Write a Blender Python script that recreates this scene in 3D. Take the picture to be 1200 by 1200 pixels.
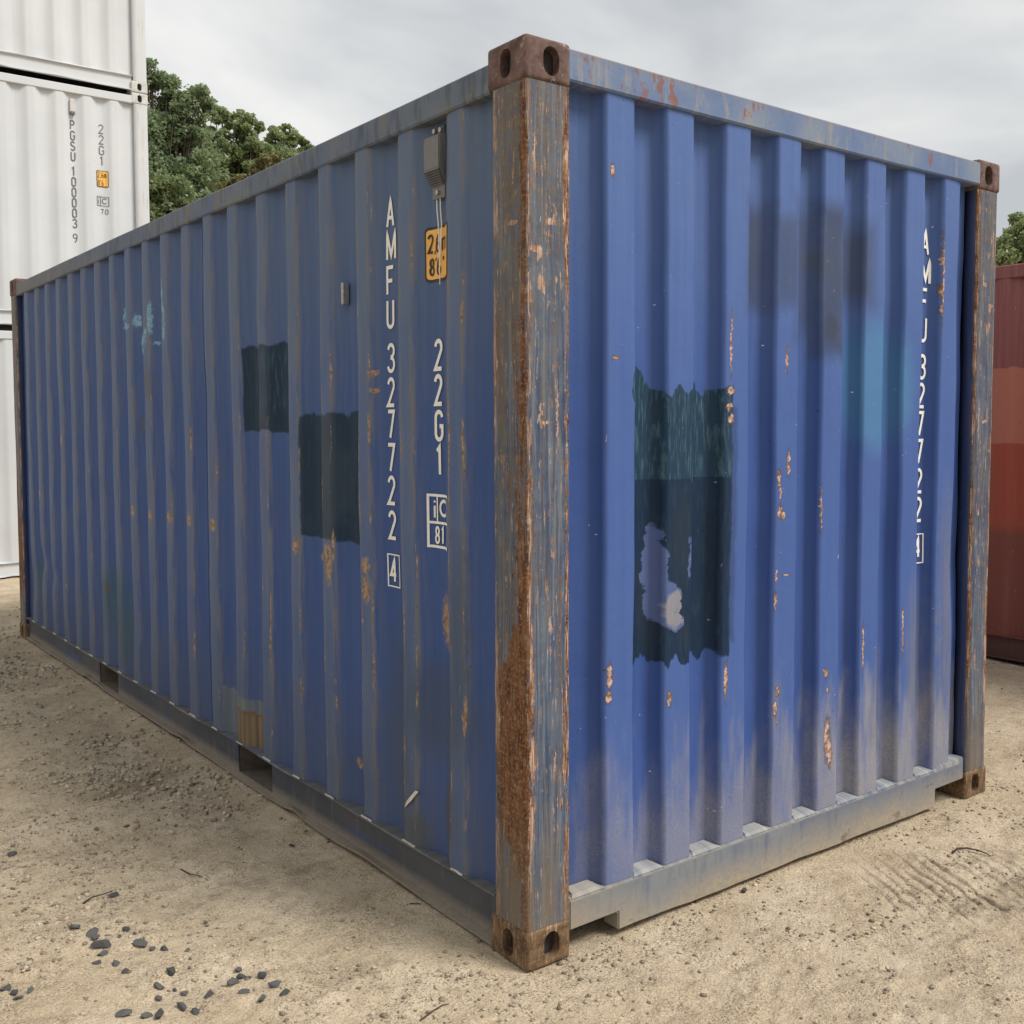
import bpy, bmesh, math, random
import numpy as np
from mathutils import Vector, Matrix

for o in list(bpy.data.objects):
    bpy.data.objects.remove(o)
scene = bpy.context.scene
COL = scene.collection
R = math.radians
random.seed(7)
RNG = np.random.default_rng(11)

# ------------------------------------------------------------------ camera
CAM = np.array([-1.7827, -2.293, 1.5421])
YAW, PIT, ROLL, FPX, PX, PY = .6476, .058, -.0028, 1247.11, 600., 570.615
fw = np.array([math.sin(YAW)*math.cos(PIT), math.cos(YAW)*math.cos(PIT), -math.sin(PIT)])
rt = np.array([math.cos(YAW), -math.sin(YAW), 0.])
up = np.cross(rt, fw)
r2 = rt*math.cos(ROLL)+up*math.sin(ROLL)
u2 = -rt*math.sin(ROLL)+up*math.cos(ROLL)
cam_data = bpy.data.cameras.new("camera")
cam = bpy.data.objects.new("camera", cam_data)
COL.objects.link(cam)
cam_data.sensor_width = 36
cam_data.lens = 36*FPX/1200
cam_data.shift_y = -(600-PY)/1200
cam_data.clip_start = .05
cam_data.clip_end = 2000
cam.matrix_world = Matrix(((r2[0], u2[0], -fw[0], CAM[0]), (r2[1], u2[1], -fw[1], CAM[1]),
                           (r2[2], u2[2], -fw[2], CAM[2]), (0, 0, 0, 1)))
scene.camera = cam


def ray(x, y):
    return fw+r2*(x-PX)/FPX-u2*(y-PY)/FPX


def ground_at(x, y, z=0.):
    d = ray(x, y)
    return CAM+d*((z-CAM[2])/d[2])


def at_depth(x, y, dep):
    return CAM+ray(x, y)*dep


# ------------------------------------------------------------------ world and sun
SUN_EL, SUN_AZ = 52., 150.          # azimuth clockwise from +Y: 150 = from behind-right
world = bpy.data.worlds.new("World")
scene.world = world
world.use_nodes = True
wn, wl = world.node_tree.nodes, world.node_tree.links
wn.clear()
w_out = wn.new('ShaderNodeOutputWorld')
w_bg = wn.new('ShaderNodeBackground')
w_bg.inputs['Strength'].default_value = .1
sky = wn.new('ShaderNodeTexSky')
sky.sky_type = 'NISHITA'
sky.sun_disc = False
sky.sun_elevation = R(SUN_EL)
sky.sun_rotation = R(SUN_AZ)
sky.air_density = 1.5
sky.dust_density = 4
w_tc = wn.new('ShaderNodeTexCoord')
w_sep = wn.new('ShaderNodeSeparateXYZ')
wl.new(w_tc.outputs['Generated'], w_sep.inputs[0])
w_z = wn.new('ShaderNodeMath'); w_z.operation = 'ABSOLUTE'
wl.new(w_sep.outputs['Z'], w_z.inputs[0])
w_za = wn.new('ShaderNodeMath'); w_za.operation = 'ADD'; w_za.inputs[1].default_value = .28
wl.new(w_z.outputs[0], w_za.inputs[0])
w_div = wn.new('ShaderNodeVectorMath'); w_div.operation = 'DIVIDE'
wl.new(w_tc.outputs['Generated'], w_div.inputs[0])
w_cz = wn.new('ShaderNodeCombineXYZ')
for i in range(3):
    wl.new(w_za.outputs[0], w_cz.inputs[i])
wl.new(w_cz.outputs[0], w_div.inputs[1])
w_n = wn.new('ShaderNodeTexNoise')
w_n.inputs['Scale'].default_value = 1.5
w_n.inputs['Detail'].default_value = 5
w_n.inputs['Roughness'].default_value = .5
w_n.inputs['Distortion'].default_value = .35
wl.new(w_div.outputs[0], w_n.inputs['Vector'])
w_r = wn.new('ShaderNodeValToRGB')
w_r.color_ramp.elements[0].position = .36
w_r.color_ramp.elements[0].color = (.345, .362, .382, 1)
w_r.color_ramp.elements[1].position = .60
w_r.color_ramp.elements[1].color = (.575, .576, .564, 1)
wl.new(w_n.outputs['Fac'], w_r.inputs['Fac'])
w_s = wn.new('ShaderNodeVectorMath'); w_s.operation = 'SCALE'; w_s.inputs['Scale'].default_value = 10.
wl.new(w_r.outputs['Color'], w_s.inputs[0])
w_mix = wn.new('ShaderNodeMix'); w_mix.data_type = 'RGBA'
w_mix.inputs['Factor'].default_value = .97
wl.new(sky.outputs[0], w_mix.inputs[6])
wl.new(w_s.outputs[0], w_mix.inputs[7])
wl.new(w_mix.outputs[2], w_bg.inputs['Color'])
wl.new(w_bg.outputs[0], w_out.inputs['Surface'])

sun_d = bpy.data.lights.new("sun", 'SUN')
sun_d.energy = 2.2
sun_d.angle = R(22)
sun_d.color = (1, .965, .92)
sun = bpy.data.objects.new("sun", sun_d)
COL.objects.link(sun)
az = R(SUN_AZ)
to_sun = Vector((math.sin(az)*math.cos(R(SUN_EL)), math.cos(az)*math.cos(R(SUN_EL)), math.sin(R(SUN_EL))))
sun.rotation_euler = to_sun.to_track_quat('Z', 'Y').to_euler()
sun.location = (0, 0, 30)
vs = scene.view_settings
vs.view_transform = 'Standard'
vs.look = 'None'
vs.exposure = 0.66
vs.gamma = 1
cy_ = scene.cycles
cy_.max_bounces = 8
cy_.diffuse_bounces = 5
cy_.glossy_bounces = 2
cy_.transmission_bounces = 6
cy_.transparent_max_bounces = 4
vs.use_curve_mapping = False


# ------------------------------------------------------------------ node helper
def lin(r, g, b):
    f = lambda c: (c/255/12.92) if c/255 <= .04045 else ((c/255+.055)/1.055)**2.4
    return (f(r), f(g), f(b), 1)


class NT:
    def __init__(s, name):
        s.mat = bpy.data.materials.new(name)
        s.mat.use_nodes = True
        s.n, s.l = s.mat.node_tree.nodes, s.mat.node_tree.links
        s.n.clear()
        s.out = s.n.new('ShaderNodeOutputMaterial')
        tc = s.n.new('ShaderNodeTexCoord')
        s.obj = tc.outputs['Object']
        sp = s.n.new('ShaderNodeSeparateXYZ')
        s.l.new(s.obj, sp.inputs[0])
        s.x, s.y, s.z = sp.outputs

    def put(s, sock, v):
        if isinstance(v, bpy.types.NodeSocket):
            s.l.new(v, sock)
        elif v is not None:
            sock.default_value = v

    def m(s, op, a, b=None, c=None, clamp=False):
        n = s.n.new('ShaderNodeMath')
        n.operation = op
        n.use_clamp = clamp
        for i, v in enumerate((a, b, c)):
            s.put(n.inputs[i], v)
        return n.outputs[0]

    def vm(s, op, a, b=None, c=None, scale=None):
        n = s.n.new('ShaderNodeVectorMath')
        n.operation = op
        for i, v in enumerate((a, b, c)):
            s.put(n.inputs[i], v)
        if scale is not None:
            s.put(n.inputs['Scale'], scale)
        return n.outputs['Value'] if op in ('LENGTH', 'DOT_PRODUCT') else n.outputs[0]

    def comb(s, x=0., y=0., z=0.):
        n = s.n.new('ShaderNodeCombineXYZ')
        for i, v in enumerate((x, y, z)):
            s.put(n.inputs[i], v)
        return n.outputs[0]

    def sep(s, v):
        n = s.n.new('ShaderNodeSeparateXYZ')
        s.l.new(v, n.inputs[0])
        return n.outputs

    def noise(s, vec, scale, detail=3., rough=.55, dist=0., color=False):
        n = s.n.new('ShaderNodeTexNoise')
        s.put(n.inputs['Vector'], vec)
        n.inputs['Scale'].default_value = scale
        n.inputs['Detail'].default_value = detail
        n.inputs['Roughness'].default_value = rough
        n.inputs['Distortion'].default_value = dist
        return n.outputs['Color'] if color else n.outputs['Fac']

    def vor(s, vec, scale, out='Distance', rnd=1.):
        n = s.n.new('ShaderNodeTexVoronoi')
        s.put(n.inputs['Vector'], vec)
        n.inputs['Scale'].default_value = scale
        n.inputs['Randomness'].default_value = rnd
        return n.outputs[out]

    def mr(s, v, a, b, c=0., d=1., smooth=False):
        n = s.n.new('ShaderNodeMapRange')
        if smooth:
            n.interpolation_type = 'SMOOTHSTEP'
        for i, q in enumerate((v, a, b, c, d)):
            s.put(n.inputs[i], q)
        return n.outputs[0]

    def mix(s, f, a, b, mode='MIX'):
        n = s.n.new('ShaderNodeMix')
        n.data_type = 'RGBA'
        n.blend_type = mode
        s.put(n.inputs[0], f)
        for i, v in ((6, a), (7, b)):
            if isinstance(v, tuple) and len(v) == 3:
                v = v+(1,)
            s.put(n.inputs[i], v)
        return n.outputs[2]

    def attr(s, name):
        n = s.n.new('ShaderNodeAttribute')
        n.attribute_name = name
        return n.outputs['Fac']

    def mul(s, *a):
        r = a[0]
        for b in a[1:]:
            r = s.m('MULTIPLY', r, b)
        return r

    def max(s, *a):
        r = a[0]
        for b in a[1:]:
            r = s.m('MAXIMUM', r, b)
        return r

    def ell(s, P, items):
        """min normalised distance to a list of (u, z, ru, rz)"""
        r = None
        for (u, z, ru, rz) in items:
            d = s.vm('LENGTH', s.vm('MULTIPLY_ADD', P, (1/ru, 1/rz, 0), (-u/ru, -z/rz, 0)))
            r = d if r is None else s.m('MINIMUM', r, d)
        return r

    def box(s, P, u0, u1, z0, z1):
        """signed distance to a rectangle"""
        a = s.vm('ABSOLUTE', s.vm('ADD', P, (-(u0+u1)/2, -(z0+z1)/2, 0)))
        q = s.sep(s.vm('ADD', a, (-(u1-u0)/2, -(z1-z0)/2, 0)))
        return s.m('MAXIMUM', q[0], q[1])

    def band(s, v, a, b, soft):
        """1 between a and b"""
        return s.mul(s.mr(v, a-soft, a+soft), s.mr(v, b-soft, b+soft, 1., 0.))

    def finish(s, col, rough=.6, height=None, dist=.002, strength=1., spec=.4, metal=0.):
        b = s.n.new('ShaderNodeBsdfPrincipled')
        s.put(b.inputs['Base Color'], col)
        s.put(b.inputs['Roughness'], rough)
        s.put(b.inputs['Metallic'], metal)
        b.inputs['Specular IOR Level'].default_value = spec
        if height is not None:
            n = s.n.new('ShaderNodeBump')
            n.inputs['Distance'].default_value = dist
            n.inputs['Strength'].default_value = strength
            s.put(n.inputs['Height'], height)
            s.l.new(n.outputs[0], b.inputs['Normal'])
        s.l.new(b.outputs[0], s.out.inputs['Surface'])
        return s.mat


RUST_D, RUST_M, RUST_L, PRIMER = (.075, .03, .014), (.17, .07, .028), (.36, .175, .08), (.60, .36, .24)
DUST = (.40, .34, .25)


def wall_paint(side):
    t = NT("blue_paint_side" if side else "blue_paint_end")
    u = t.y if side else t.x
    z = t.z
    P = t.comb(u, z, 0.)
    crest, edge = t.attr('crest'), t.attr('edge')
    nb = t.noise(P, 2.2, 4)
    streak = t.noise(t.comb(t.m('MULTIPLY', u, 42.), t.m('MULTIPLY', z, 1.6), 0.), 1., 4)
    fine = t.noise(P, 90, 3)
    warp = t.vm('SCALE', t.vm('SUBTRACT', t.noise(P, 16, 4, .65, color=True), (.5, .5, .5)), scale=.09)
    Pw = t.vm('ADD', P, warp)
    warp2 = t.vm('SCALE', t.vm('SUBTRACT', t.noise(P, 48, 3, .6, color=True), (.5, .5, .5)), scale=.035)
    Pf = t.vm('ADD', P, warp2)
    if side:
        c = t.mix(t.mr(nb, .3, .7), (.038, .080, .228), (.048, .092, .248))
    else:
        c = t.mix(t.mr(nb, .3, .7), (.038, .082, .265), (.048, .096, .285))
    c = t.mix(t.mr(streak, .45, .75, 0., .16), c, (.12, .16, .28))
    c = t.mix(t.mr(fine, .5, .8, 0., .12), c, (.05, .07, .15))
    # chalky fading below the top rail
    if side:
        fade = t.mul(t.mr(z, 1.3, 2.45, 0., .75, True), t.mr(u, 3.2, .2, .35, 1.), t.mr(streak, .2, .7, .6, 1.))
        c = t.mix(fade, c, (.125, .165, .205))
    else:
        fade = t.mul(t.mr(z, 1.35, 2.5, 0., .50, True), t.mr(streak, .2, .7, .5, 1.))
        c = t.mix(fade, c, (.125, .190, .340))
    # worn crests
    cw = t.mr(t.m('ADD', crest, t.mr(streak, .3, .8, -.12, .30)), .45, 1.0)
    if side:
        cw = t.mul(cw, t.mr(t.noise(t.comb(t.m('MULTIPLY', u, 7.), t.m('MULTIPLY', z, 2.1), 4.), 1., 4, .6), .30, .58, .35, 1.))
        c = t.mix(t.mul(cw, .66), c, t.mix(t.mr(nb, .35, .65), (.090, .140, .245), (.135, .168, .220)))
        c = t.mix(t.mul(edge, t.mr(t.noise(t.comb(t.m('MULTIPLY', u, 60.), t.m('MULTIPLY', z, 4.), 6.), 1., 4, .65), .42, .56, 0., .75)), c, (.185, .165, .140))
    else:
        c = t.mix(t.mul(cw, .35), c, (.095, .160, .385))
    gb = None
    if side:
        # dark grime low near the post, greenish dirt spots
        gm = t.mul(t.mr(t.ell(Pw, [(.50, .64, .26, .15), (.73, .55, .10, .34), (.35, .9, .05, .3)]), .6, 1.35, .5, 0.))
        c = t.mix(gm, c, (.058, .073, .088))
        c = t.mix(t.mr(t.ell(Pw, [(.61, .20, .06, .10), (.69, .26, .035, .11), (.43, .34, .05, .13)]), .6, 1.2, .7, 0.), c, (.07, .075, .06))
        c = t.mix(t.mr(t.ell(Pw, [(3.80, .55, .30, .22), (3.62, .40, .15, .2), (5.55, .45, .07, .2), (5.5, .3, .12, .12)]), .5, 1.15, .6, 0.), c, (.035, .095, .12))
        c = t.mix(t.mr(t.ell(Pw, [(3.95, .62, .04, .05), (3.3, 1.55, .06, .06), (3.17, 1.75, .10, .11)]), .5, 1.1, .5, 0.), c, (.10, .085, .055))
        low = t.mul(t.mr(z, .75, .17, 0., .5, True), t.mr(streak, .3, .7, .5, 1.))
        c = t.mix(low, c, (.10, .105, .105))
        # fresh roller patches: dark teal
        wl_ = t.vm('SUBTRACT', t.noise(P, 9, 3, .6, color=True), (.5, .5, .5))
        Pt = t.vm('ADD', P, t.vm('MULTIPLY', wl_, (.03, .085, 0)))
        d = t.box(Pt, 1.515, 1.972, 1.52, 1.868)
        pa = t.mr(d, -.004, .004, 1., 0.)
        d2 = t.box(Pt, .957, 1.4325, 1.128, 1.585)
        pb = t.mr(d2, -.004, .004, 1., 0.)
        patch = t.max(pa, pb)
        sk = t.noise(t.comb(t.m('MULTIPLY', u, 70.), t.m('MULTIPLY', z, 9.), 3.), 1., 4, .6)
        pc = t.mix(t.mul(t.mr(sk, .48, .78), t.mr(t.box(Pw, 1.54, 1.90, 1.60, 1.84), -.02, .01, 1., .25)), (.008, .026, .055), (.050, .100, .138))
        pc = t.mix(t.mr(t.ell(Pw, [(1.16, 1.33, .12, .17)]), .7, 1., .45, 0.), pc, (.030, .050, .070))
        pc = t.mix(t.mul(crest, .30), pc, (.070, .095, .120))
        c = t.mix(patch, c, pc)
        # pale green-grey fill patch by the fork pocket, and the bare plywood-brown one
        c = t.mix(t.mr(t.box(Pf, 1.80, 2.255, .13, .375), -.003, .003, .72, 0.), c, t.mix(t.mr(streak, .35, .6), (.120, .140, .140), (.165, .185, .180)))
        c = t.mix(t.mr(t.box(Pf, 1.885, 2.155, .13, .315), -.004, .004, .95, 0.), c, t.mix(t.mr(streak, .35, .6), (.115, .078, .045), (.215, .155, .092)))
        rim = t.m('ABSOLUTE', t.box(Pf, 1.885, 2.155, .13, .315))
        c = t.mix(t.mr(rim, .002, .008, .8, 0.), c, (.16, .08, .035))
        # light-blue sprayed scrawl
        g = None
        segs = [(3.42, 2.13, .022, .05), (3.40, 2.07, .03, .018), (3.35, 2.09, .018, .04), (3.46, 2.12, .012, .07),
                (3.22, 2.04, .014, .10), (3.17, 2.00, .016, .05), (3.14, 2.08, .013, .09), (3.08, 2.13, .012, .07),
                (3.03, 2.17, .008, .10), (3.02, 2.04, .013, .09), (3.20, 1.94, .03, .012), (3.10, 1.96, .05, .005), (3.25, 1.97, .012, .06)]
        segs = [((3.34+(q[0]-3.35)*2.27, q[1], q[2]*2., q[3]) if q[0] > 3.3 else (2.88+(q[0]-3.02)*1.83, q[1], q[2]*1.7, q[3])) for q in segs]
        gr = t.mr(t.ell(t.vm('ADD', P, t.vm('SCALE', warp2, scale=1.6)), segs), .75, 1.05, .8, 0.)
        c = t.mix(t.mul(gr, t.mr(t.noise(P, 30, 3), .35, .55)), c, (.22, .42, .52))
        # impact scrapes along one height on every crest
        sc = [(y, zz, .032, .035) for y, zz in ((3.43, 1.09), (3.155, 1.085), (2.875, 1.095), (2.595, 1.10), (2.31, 1.10), (1.475, 1.08),
              (1.195, 1.085), (.92, 1.06), (4.84, 1.45), (5.4, 1.08))] + [(1.19, 1.04, .03, .09), (.92, .98, .03, .06), (.45, .93, .05, .10), (1.05, .33, .03, .022), (1.31, 1.05, .02, .018), (.87, 1.72, .03, .010), (.86, 1.66, .022, .012)]
        rs = t.mr(t.ell(Pf, sc), .55, 1.05, 1., 0.)
        chip_n = t.noise(t.comb(t.m('MULTIPLY', u, 34.), t.m('MULTIPLY', z, 5.), 7.), 1., 5, .68)
        zone = t.m('ADD', t.mul(edge, .16), t.mul(t.band(z, .2, 1.75, .25), crest, .05))
        nearer = t.mr(u, 5., .6, -.05, .03)
        chips = t.mr(t.m('ADD', t.m('ADD', chip_n, zone), nearer), .76, .80)
        rs = t.max(rs, t.mul(chips, .9))
        c = t.mix(rs, c, t.mix(t.mr(t.noise(P, 55, 4, .7), .4, .62), (.17, .095, .05), (.42, .30, .20)))
        fl = t.mr(t.noise(t.comb(t.m('MULTIPLY', u, 90.), t.m('MULTIPLY', z, 22.), 2.), 1., 3, .6), .73, .76)
        c = t.mix(t.mul(fl, t.max(edge, t.mul(crest, .6)), t.band(z, .6, 1.9, .3), .8), c, (.50, .46, .40))
    else:
        Ps = t.vm('ADD', P, t.vm('SCALE', warp, scale=.45))
        ds = None
        for (q0, q1, q2, q3, sf, am) in ((.93, 1.055, 1.92, 2.26, .05, .95), (1.05, 1.19, 1.935, 2.235, .045, .75), (1.175, 1.33, 1.84, 2.28, .07, .75), (1.30, 1.44, 1.78, 2.30, .045, 1.), (1.41, 1.60, 1.98, 2.25, .07, .9)):
            k_ = t.mr(t.box(Ps, q0, q1, q2, q3), -sf, sf, am, 0., True)
            ds = k_ if ds is None else t.m('MAXIMUM', ds, k_)
        c = t.mix(t.mul(ds, .82), c, t.mix(t.mr(nb, .4, .6), (.034, .050, .100), (.050, .060, .092)))
        c = t.mix(t.mr(t.ell(Pw, [(1.30, 2.10, .08, .04)]), .5, 1.1, .5, 0.), c, (.066, .082, .105))
        c = t.mix(t.mr(t.ell(Pf, [(1.36, 1.88, .05, .06)]), .6, 1., .5, 0.), c, (.035, .045, .07))
        lb = t.mr(t.m('SUBTRACT', t.mul(t.ell(t.vm('ADD', P, t.vm('SCALE', warp, scale=.6)), [(1.665, 1.685, .22, .245)]), .2), .2), -.07, .045, 1., 0., True)
        c = t.mix(t.mul(lb, .62), c, t.mix(crest, (.042, .150, .290), (.075, .215, .375)))
        # dark teal repaint over two corrugations
        wl_ = t.vm('SUBTRACT', t.noise(P, 10, 3, .6, color=True), (.5, .5, .5))
        Pt = t.vm('ADD', t.vm('ADD', P, t.vm('MULTIPLY', wl_, (.03, .10, 0))), t.vm('MULTIPLY', warp, (.10, .25, 0)))
        lump = t.mr(t.noise(t.comb(t.m('MULTIPLY', u, 13.), 0., 2.), 1., 3, .6), .32, .68, -.035, .035)
        d = t.box(t.vm('ADD', Pt, t.comb(0., lump, 0.)), .424, .848, .80, 1.655)
        d = t.m('MINIMUM', d, t.m('ADD', t.ell(Pt, [(.455, 1.66, .048, .065)]), -1.))
        patch = t.mr(d, -.004, .004, 1., 0.)
        sk = t.noise(t.comb(t.m('MULTIPLY', u, 130.), t.m('MULTIPLY', z, 11.), 3.), 1., 4, .65)
        upz = t.mr(z, 1.372, 1.378)
        pc = t.mix(t.mul(t.mr(sk, .50, .70), t.mr(upz, 0., 1., .16, .85)), t.mix(upz, (.008, .024, .055), (.014, .040, .074)), (.075, .148, .195))
        pc = t.mix(t.mr(t.ell(Pw, [(.64, 1.18, .075, .16), (.52, 1.02, .05, .2), (.66, .9, .05, .05)]), .6, 1.1, .55, 0.), pc, (.020, .033, .052))
        peel = t.mr(t.ell(Pw, [(.53, 1.08, .036, .15), (.575, .985, .05, .085), (.60, .95, .03, .06), (.66, 1.12, .010, .06)]), .92, 1., 1., 0.)
        pc = t.mix(peel, pc, t.mix(t.mul(t.mr(t.ell(Pf, [(.60, .97, .055, .065)]), .8, 1., 1., 0.), t.mr(streak, .2, .6, .6, 1.)), (.080, .115, .255), (.24, .235, .26)))
        c = t.mix(patch, c, pc)
        # blue over-roll beside it
        c = t.mix(t.mr(t.box(Pt, .845, .868, .85, 1.60), -.006, .010, .55, 0.), c, (.028, .045, .125))
        # dusty lower part
        dn = t.mr(t.noise(t.comb(t.m('MULTIPLY', u, 16.), t.m('MULTIPLY', z, 3.), 1.), 1., 4), .3, .7, -.22, .22)
        low = t.mr(t.m('ADD', t.m('ADD', z, dn), t.mul(crest, -.07)), .62, .12, 0., 1., True)
        spat = t.mr(t.noise(t.vm('ADD', t.obj, P), 120, 3, .7), .38, .62, .55, 1.)
        low = t.mul(low, spat, t.mr(u, .3, 1.6, .55, 1.))
        c = t.mix(t.mul(low, .80), c, t.mix(t.mr(nb, .35, .65), (.29, .270, .235), (.40, .350, .265)))
        warmr = t.mul(t.mr(t.ell(Pw, [(1.95, .62, .10, .40), (1.70, .50, .07, .25), (2.12, .8, .06, .5)]), .5, 1.2, .55, 0.), t.mr(streak, .3, .65, .3, 1.))
        c = t.mix(warmr, c, (.20, .185, .15))
        chips = [(1.083, 1.36, .010, .035), (1.092, 1.31, .008, .03), (1.087, 1.25, .012, .028), (1.105, 1.235, .014, .018), (1.13, 1.41, .010, .05),
                 (.322, .80, .013, .05), (.318, .735, .016, .022), (.832, .71, .010, .075), (1.092, .635, .014, .022), (1.08, .58, .012, .028), (1.088, .54, .006, .02),
                 (1.37, .42, .018, .09), (1.385, .36, .014, .06), (.575, .69, .012, .03), (1.355, .66, .014, .022), (1.37, .60, .009, .015), (.84, 1.56, .015, .02), (.835, 1.60, .02, .012), (.84, 1.65, .022, .015),
                 (.33, 2.27, .010, .02), (1.12, 1.76, .006, .05), (.84, 1.80, .006, .12), (2.055, 2.1, .008, .20), (1.075, .95, .008, .04), (1.43, 1.1, .006, .12), (.34, 1.735, .016, .008),
                 (1.32, 1.25, .006, .10), (.94, .56, .012, .012), (1.13, 1.03, .03, .004), (1.08, 1.03, .004, .03), (1.58, .72, .006, .12), (1.83, .75, .006, .12), (.45, .5, .008, .01), (.7, 2.2, .007, .01)]
        rr = t.ell(Pf, chips)
        rs = t.mr(rr, .62, .82, 1., 0.)
        chip_n = t.noise(t.comb(t.m('MULTIPLY', u, 40.), t.m('MULTIPLY', z, 9.), 7.), 1., 5, .68)
        ch2 = t.mul(t.mr(t.m('ADD', chip_n, t.mul(edge, .10)), .755, .79), .7)
        rs = t.max(rs, ch2)
        c = t.mix(t.mr(rr, .8, 1.15, .75, 0.), c, (.085, .06, .055))
        c = t.mix(rs, c, t.mix(t.mr(t.noise(P, 38, 3, .7), .42, .58), (.20, .105, .06), (.56, .39, .32)))
        dots = t.mr(t.vor(P, 26), .035, .06, 1., 0.)
        c = t.mix(t.mul(dots, t.mr(t.noise(P, 7, 2), .5, .6)), c, (.55, .56, .62))
    ddots = t.mr(t.vor(t.vm('ADD', P, (.37, .11, 0)), 17), .03, .055, 1., 0.)
    c = t.mix(t.mul(ddots, t.mr(t.noise(P, 5, 2), .48, .58), .8), c, (.03, .03, .045))
    h = t.noise(P, 13, 3, .6)
    return t.finish(c, t.mr(nb, .3, .7, .50, .64), h, .004, .5, .20)


def post_paint():
    t = NT("rusted_post_paint")
    xm = t.m('MINIMUM', t.x, t.m('SUBTRACT', 2.438, t.x))
    ym = t.m('MINIMUM', t.y, t.m('SUBTRACT', 6.058, t.y))
    s = t.m('SUBTRACT', xm, ym)
    which = t.m('ADD', t.mr(t.x, 1., 1.1, 0., 17.), t.mr(t.y, 3., 3.1, 0., 5.))
    z = t.z
    P = t.comb(s, z, which)
    sw_ = t.m('ADD', s, t.mr(t.noise(t.comb(t.m('MULTIPLY', s, 18.), t.m('MULTIPLY', z, 5.), which), 1., 3), .3, .7, -.0035, .0035))
    st = lambda su, sz, sd, det=4, ro=.6: t.noise(t.comb(t.m('MULTIPLY', sw_, su), t.m('MULTIPLY', z, sz), t.m('ADD', which, sd)), 1., det, ro)
    a, b, d, e = st(58, 1.9, 0.), st(120, 2.8, 5.), st(40, 2.0, 9.), st(260, 12, 2.)
    rag = t.noise(P, 26, 4, .7)
    left = t.mr(s, .004, -.004)
    blot = t.noise(P, 8, 4, .65)
    c = t.mix(t.mr(blot, .38, .60), (.046, .072, .130), (.098, .125, .165))
    c = t.mix(t.mr(a, .46, .60, 0., .7), c, (.165, .185, .205))
    c = t.mix(t.mr(b, .50, .60, 0., .75), c, (.028, .046, .100))
    c = t.mix(t.mul(t.mr(d, .48, .60), t.mr(left, 0., 1., .35, .85)), c, (.115, .082, .050))
    c = t.mix(t.mul(t.m('ADD', t.mr(z, 1.6, 2.4, 0., .60), t.mul(left, .30)), t.mr(rag, .38, .58, .15, 1.)), c, (.135, .108, .076))
    # brown run down the corner, opening into a rusted field low on the long-side arm
    w = t.m('ADD', t.m('ADD', t.mr(z, 2.3, 1.2, .011, .026), t.mr(t.m('ABSOLUTE', t.m('SUBTRACT', z, .62)), .16, .40, .052, 0., True)), t.mr(z, .42, .2, 0., -.008))
    cen = t.mul(w, -.80)
    jag = t.m('ADD', t.mr(rag, .25, .75, -.020, .020), t.mr(t.m('ADD', a, e), .7, 1.3, -.024, .024))
    dist = t.m('ADD', t.m('SUBTRACT', t.m('ABSOLUTE', t.m('SUBTRACT', s, cen)), w), jag)
    rust = t.mul(t.mr(dist, -.003, .005, 1., 0.), t.m('MAXIMUM', t.mr(z, 1.25, .95), t.mr(t.m('ADD', st(35, 2.4, 61., 4, .7), t.mr(rag, .3, .7, -.08, .08)), .40, .46)))
    # rusty edges of both arms
    jr = t.m('ADD', t.mr(st(30, 2.0, 8.), .32, .68, -.018, .016), t.mr(rag, .3, .7, -.009, .009))
    er = t.mr(t.m('ADD', t.m('ABSOLUTE', t.m('SUBTRACT', s, .148)), jr), .007, .012, 1., 0.)
    el = t.mr(t.m('ADD', t.m('ABSOLUTE', t.m('ADD', s, .146)), jr), .006, .011, 1., 0.)
    streaky = t.mul(t.mr(t.m('ADD', st(150, 2.6, 13., 4, .7), t.mr(rag, .3, .7, -.06, .06)), .58, .61), t.mr(d, .38, .5))
    hem = t.m('ADD', t.m('SUBTRACT', s, t.mul(w, .20)), t.mul(jag, .35))
    flank = t.mul(t.mr(t.m('ABSOLUTE', t.m('SUBTRACT', hem, .006)), .003, .008, 1., 0.), t.mr(st(60, 9, 17., 4, .7), .47, .52), t.mr(z, 2.2, 1.8, .5, 1.))
    pale = t.mr(t.m('ADD', st(170, 6.0, 21., 4, .75), t.mr(rag, .3, .7, -.10, .10)), .615, .635)
    marks = t.mr(t.ell(t.vm('ADD', P, t.vm('SCALE', t.vm('SUBTRACT', t.noise(P, 42, 3, .65, color=True), (.5, .5, .5)), scale=.03)),
                       [(.035, 2.02, .024, .010), (.045, 2.01, .010, .022), (.05, 1.935, .008, .026), (.062, 1.925, .005, .03), (.105, 1.945, .005, .014), (.085, 2.10, .014, .012), (.10, 2.12, .004, .03), (-.06, 2.1, .022, .008), (.065, 1.55, .022, .006), (.05, 1.57, .005, .04),
                        (.11, 1.55, .004, .12), (.095, 1.18, .008, .012), (.085, .98, .006, .03), (.03, 2.25, .005, .09), (.02, .62, .012, .06), (.014, .44, .006, .07), (.10, .58, .004, .05)]), .75, 1., 1., 0.)
    rc = t.mix(t.mr(st(45, 7, 0., 4, .75), .40, .60), (.062, .026, .012), (.175, .078, .034))
    rc = t.mix(t.mr(t.noise(P, 95, 4, .75), .52, .64, 0., .8), rc, (.34, .185, .095))
    rc = t.mix(t.mul(t.mr(rag, .50, .64), .45), rc, (.26, .14, .07))
    rust_all = t.max(rust, er, t.mul(streaky, .8))
    c = t.mix(rust_all, c, rc)
    gate = t.mr(st(14, 3.2, 51., 4, .65), .44, .52)
    er = t.mul(er, t.mr(st(14, 2.4, 57., 4, .65), .40, .48, .25, 1.))
    lt = t.max(t.mul(pale, t.m('SUBTRACT', 1., t.mul(rust, .6))), marks, flank, t.mul(el, gate))
    lt = t.max(lt, t.mul(er, t.mr(e, .52, .58)))
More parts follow.
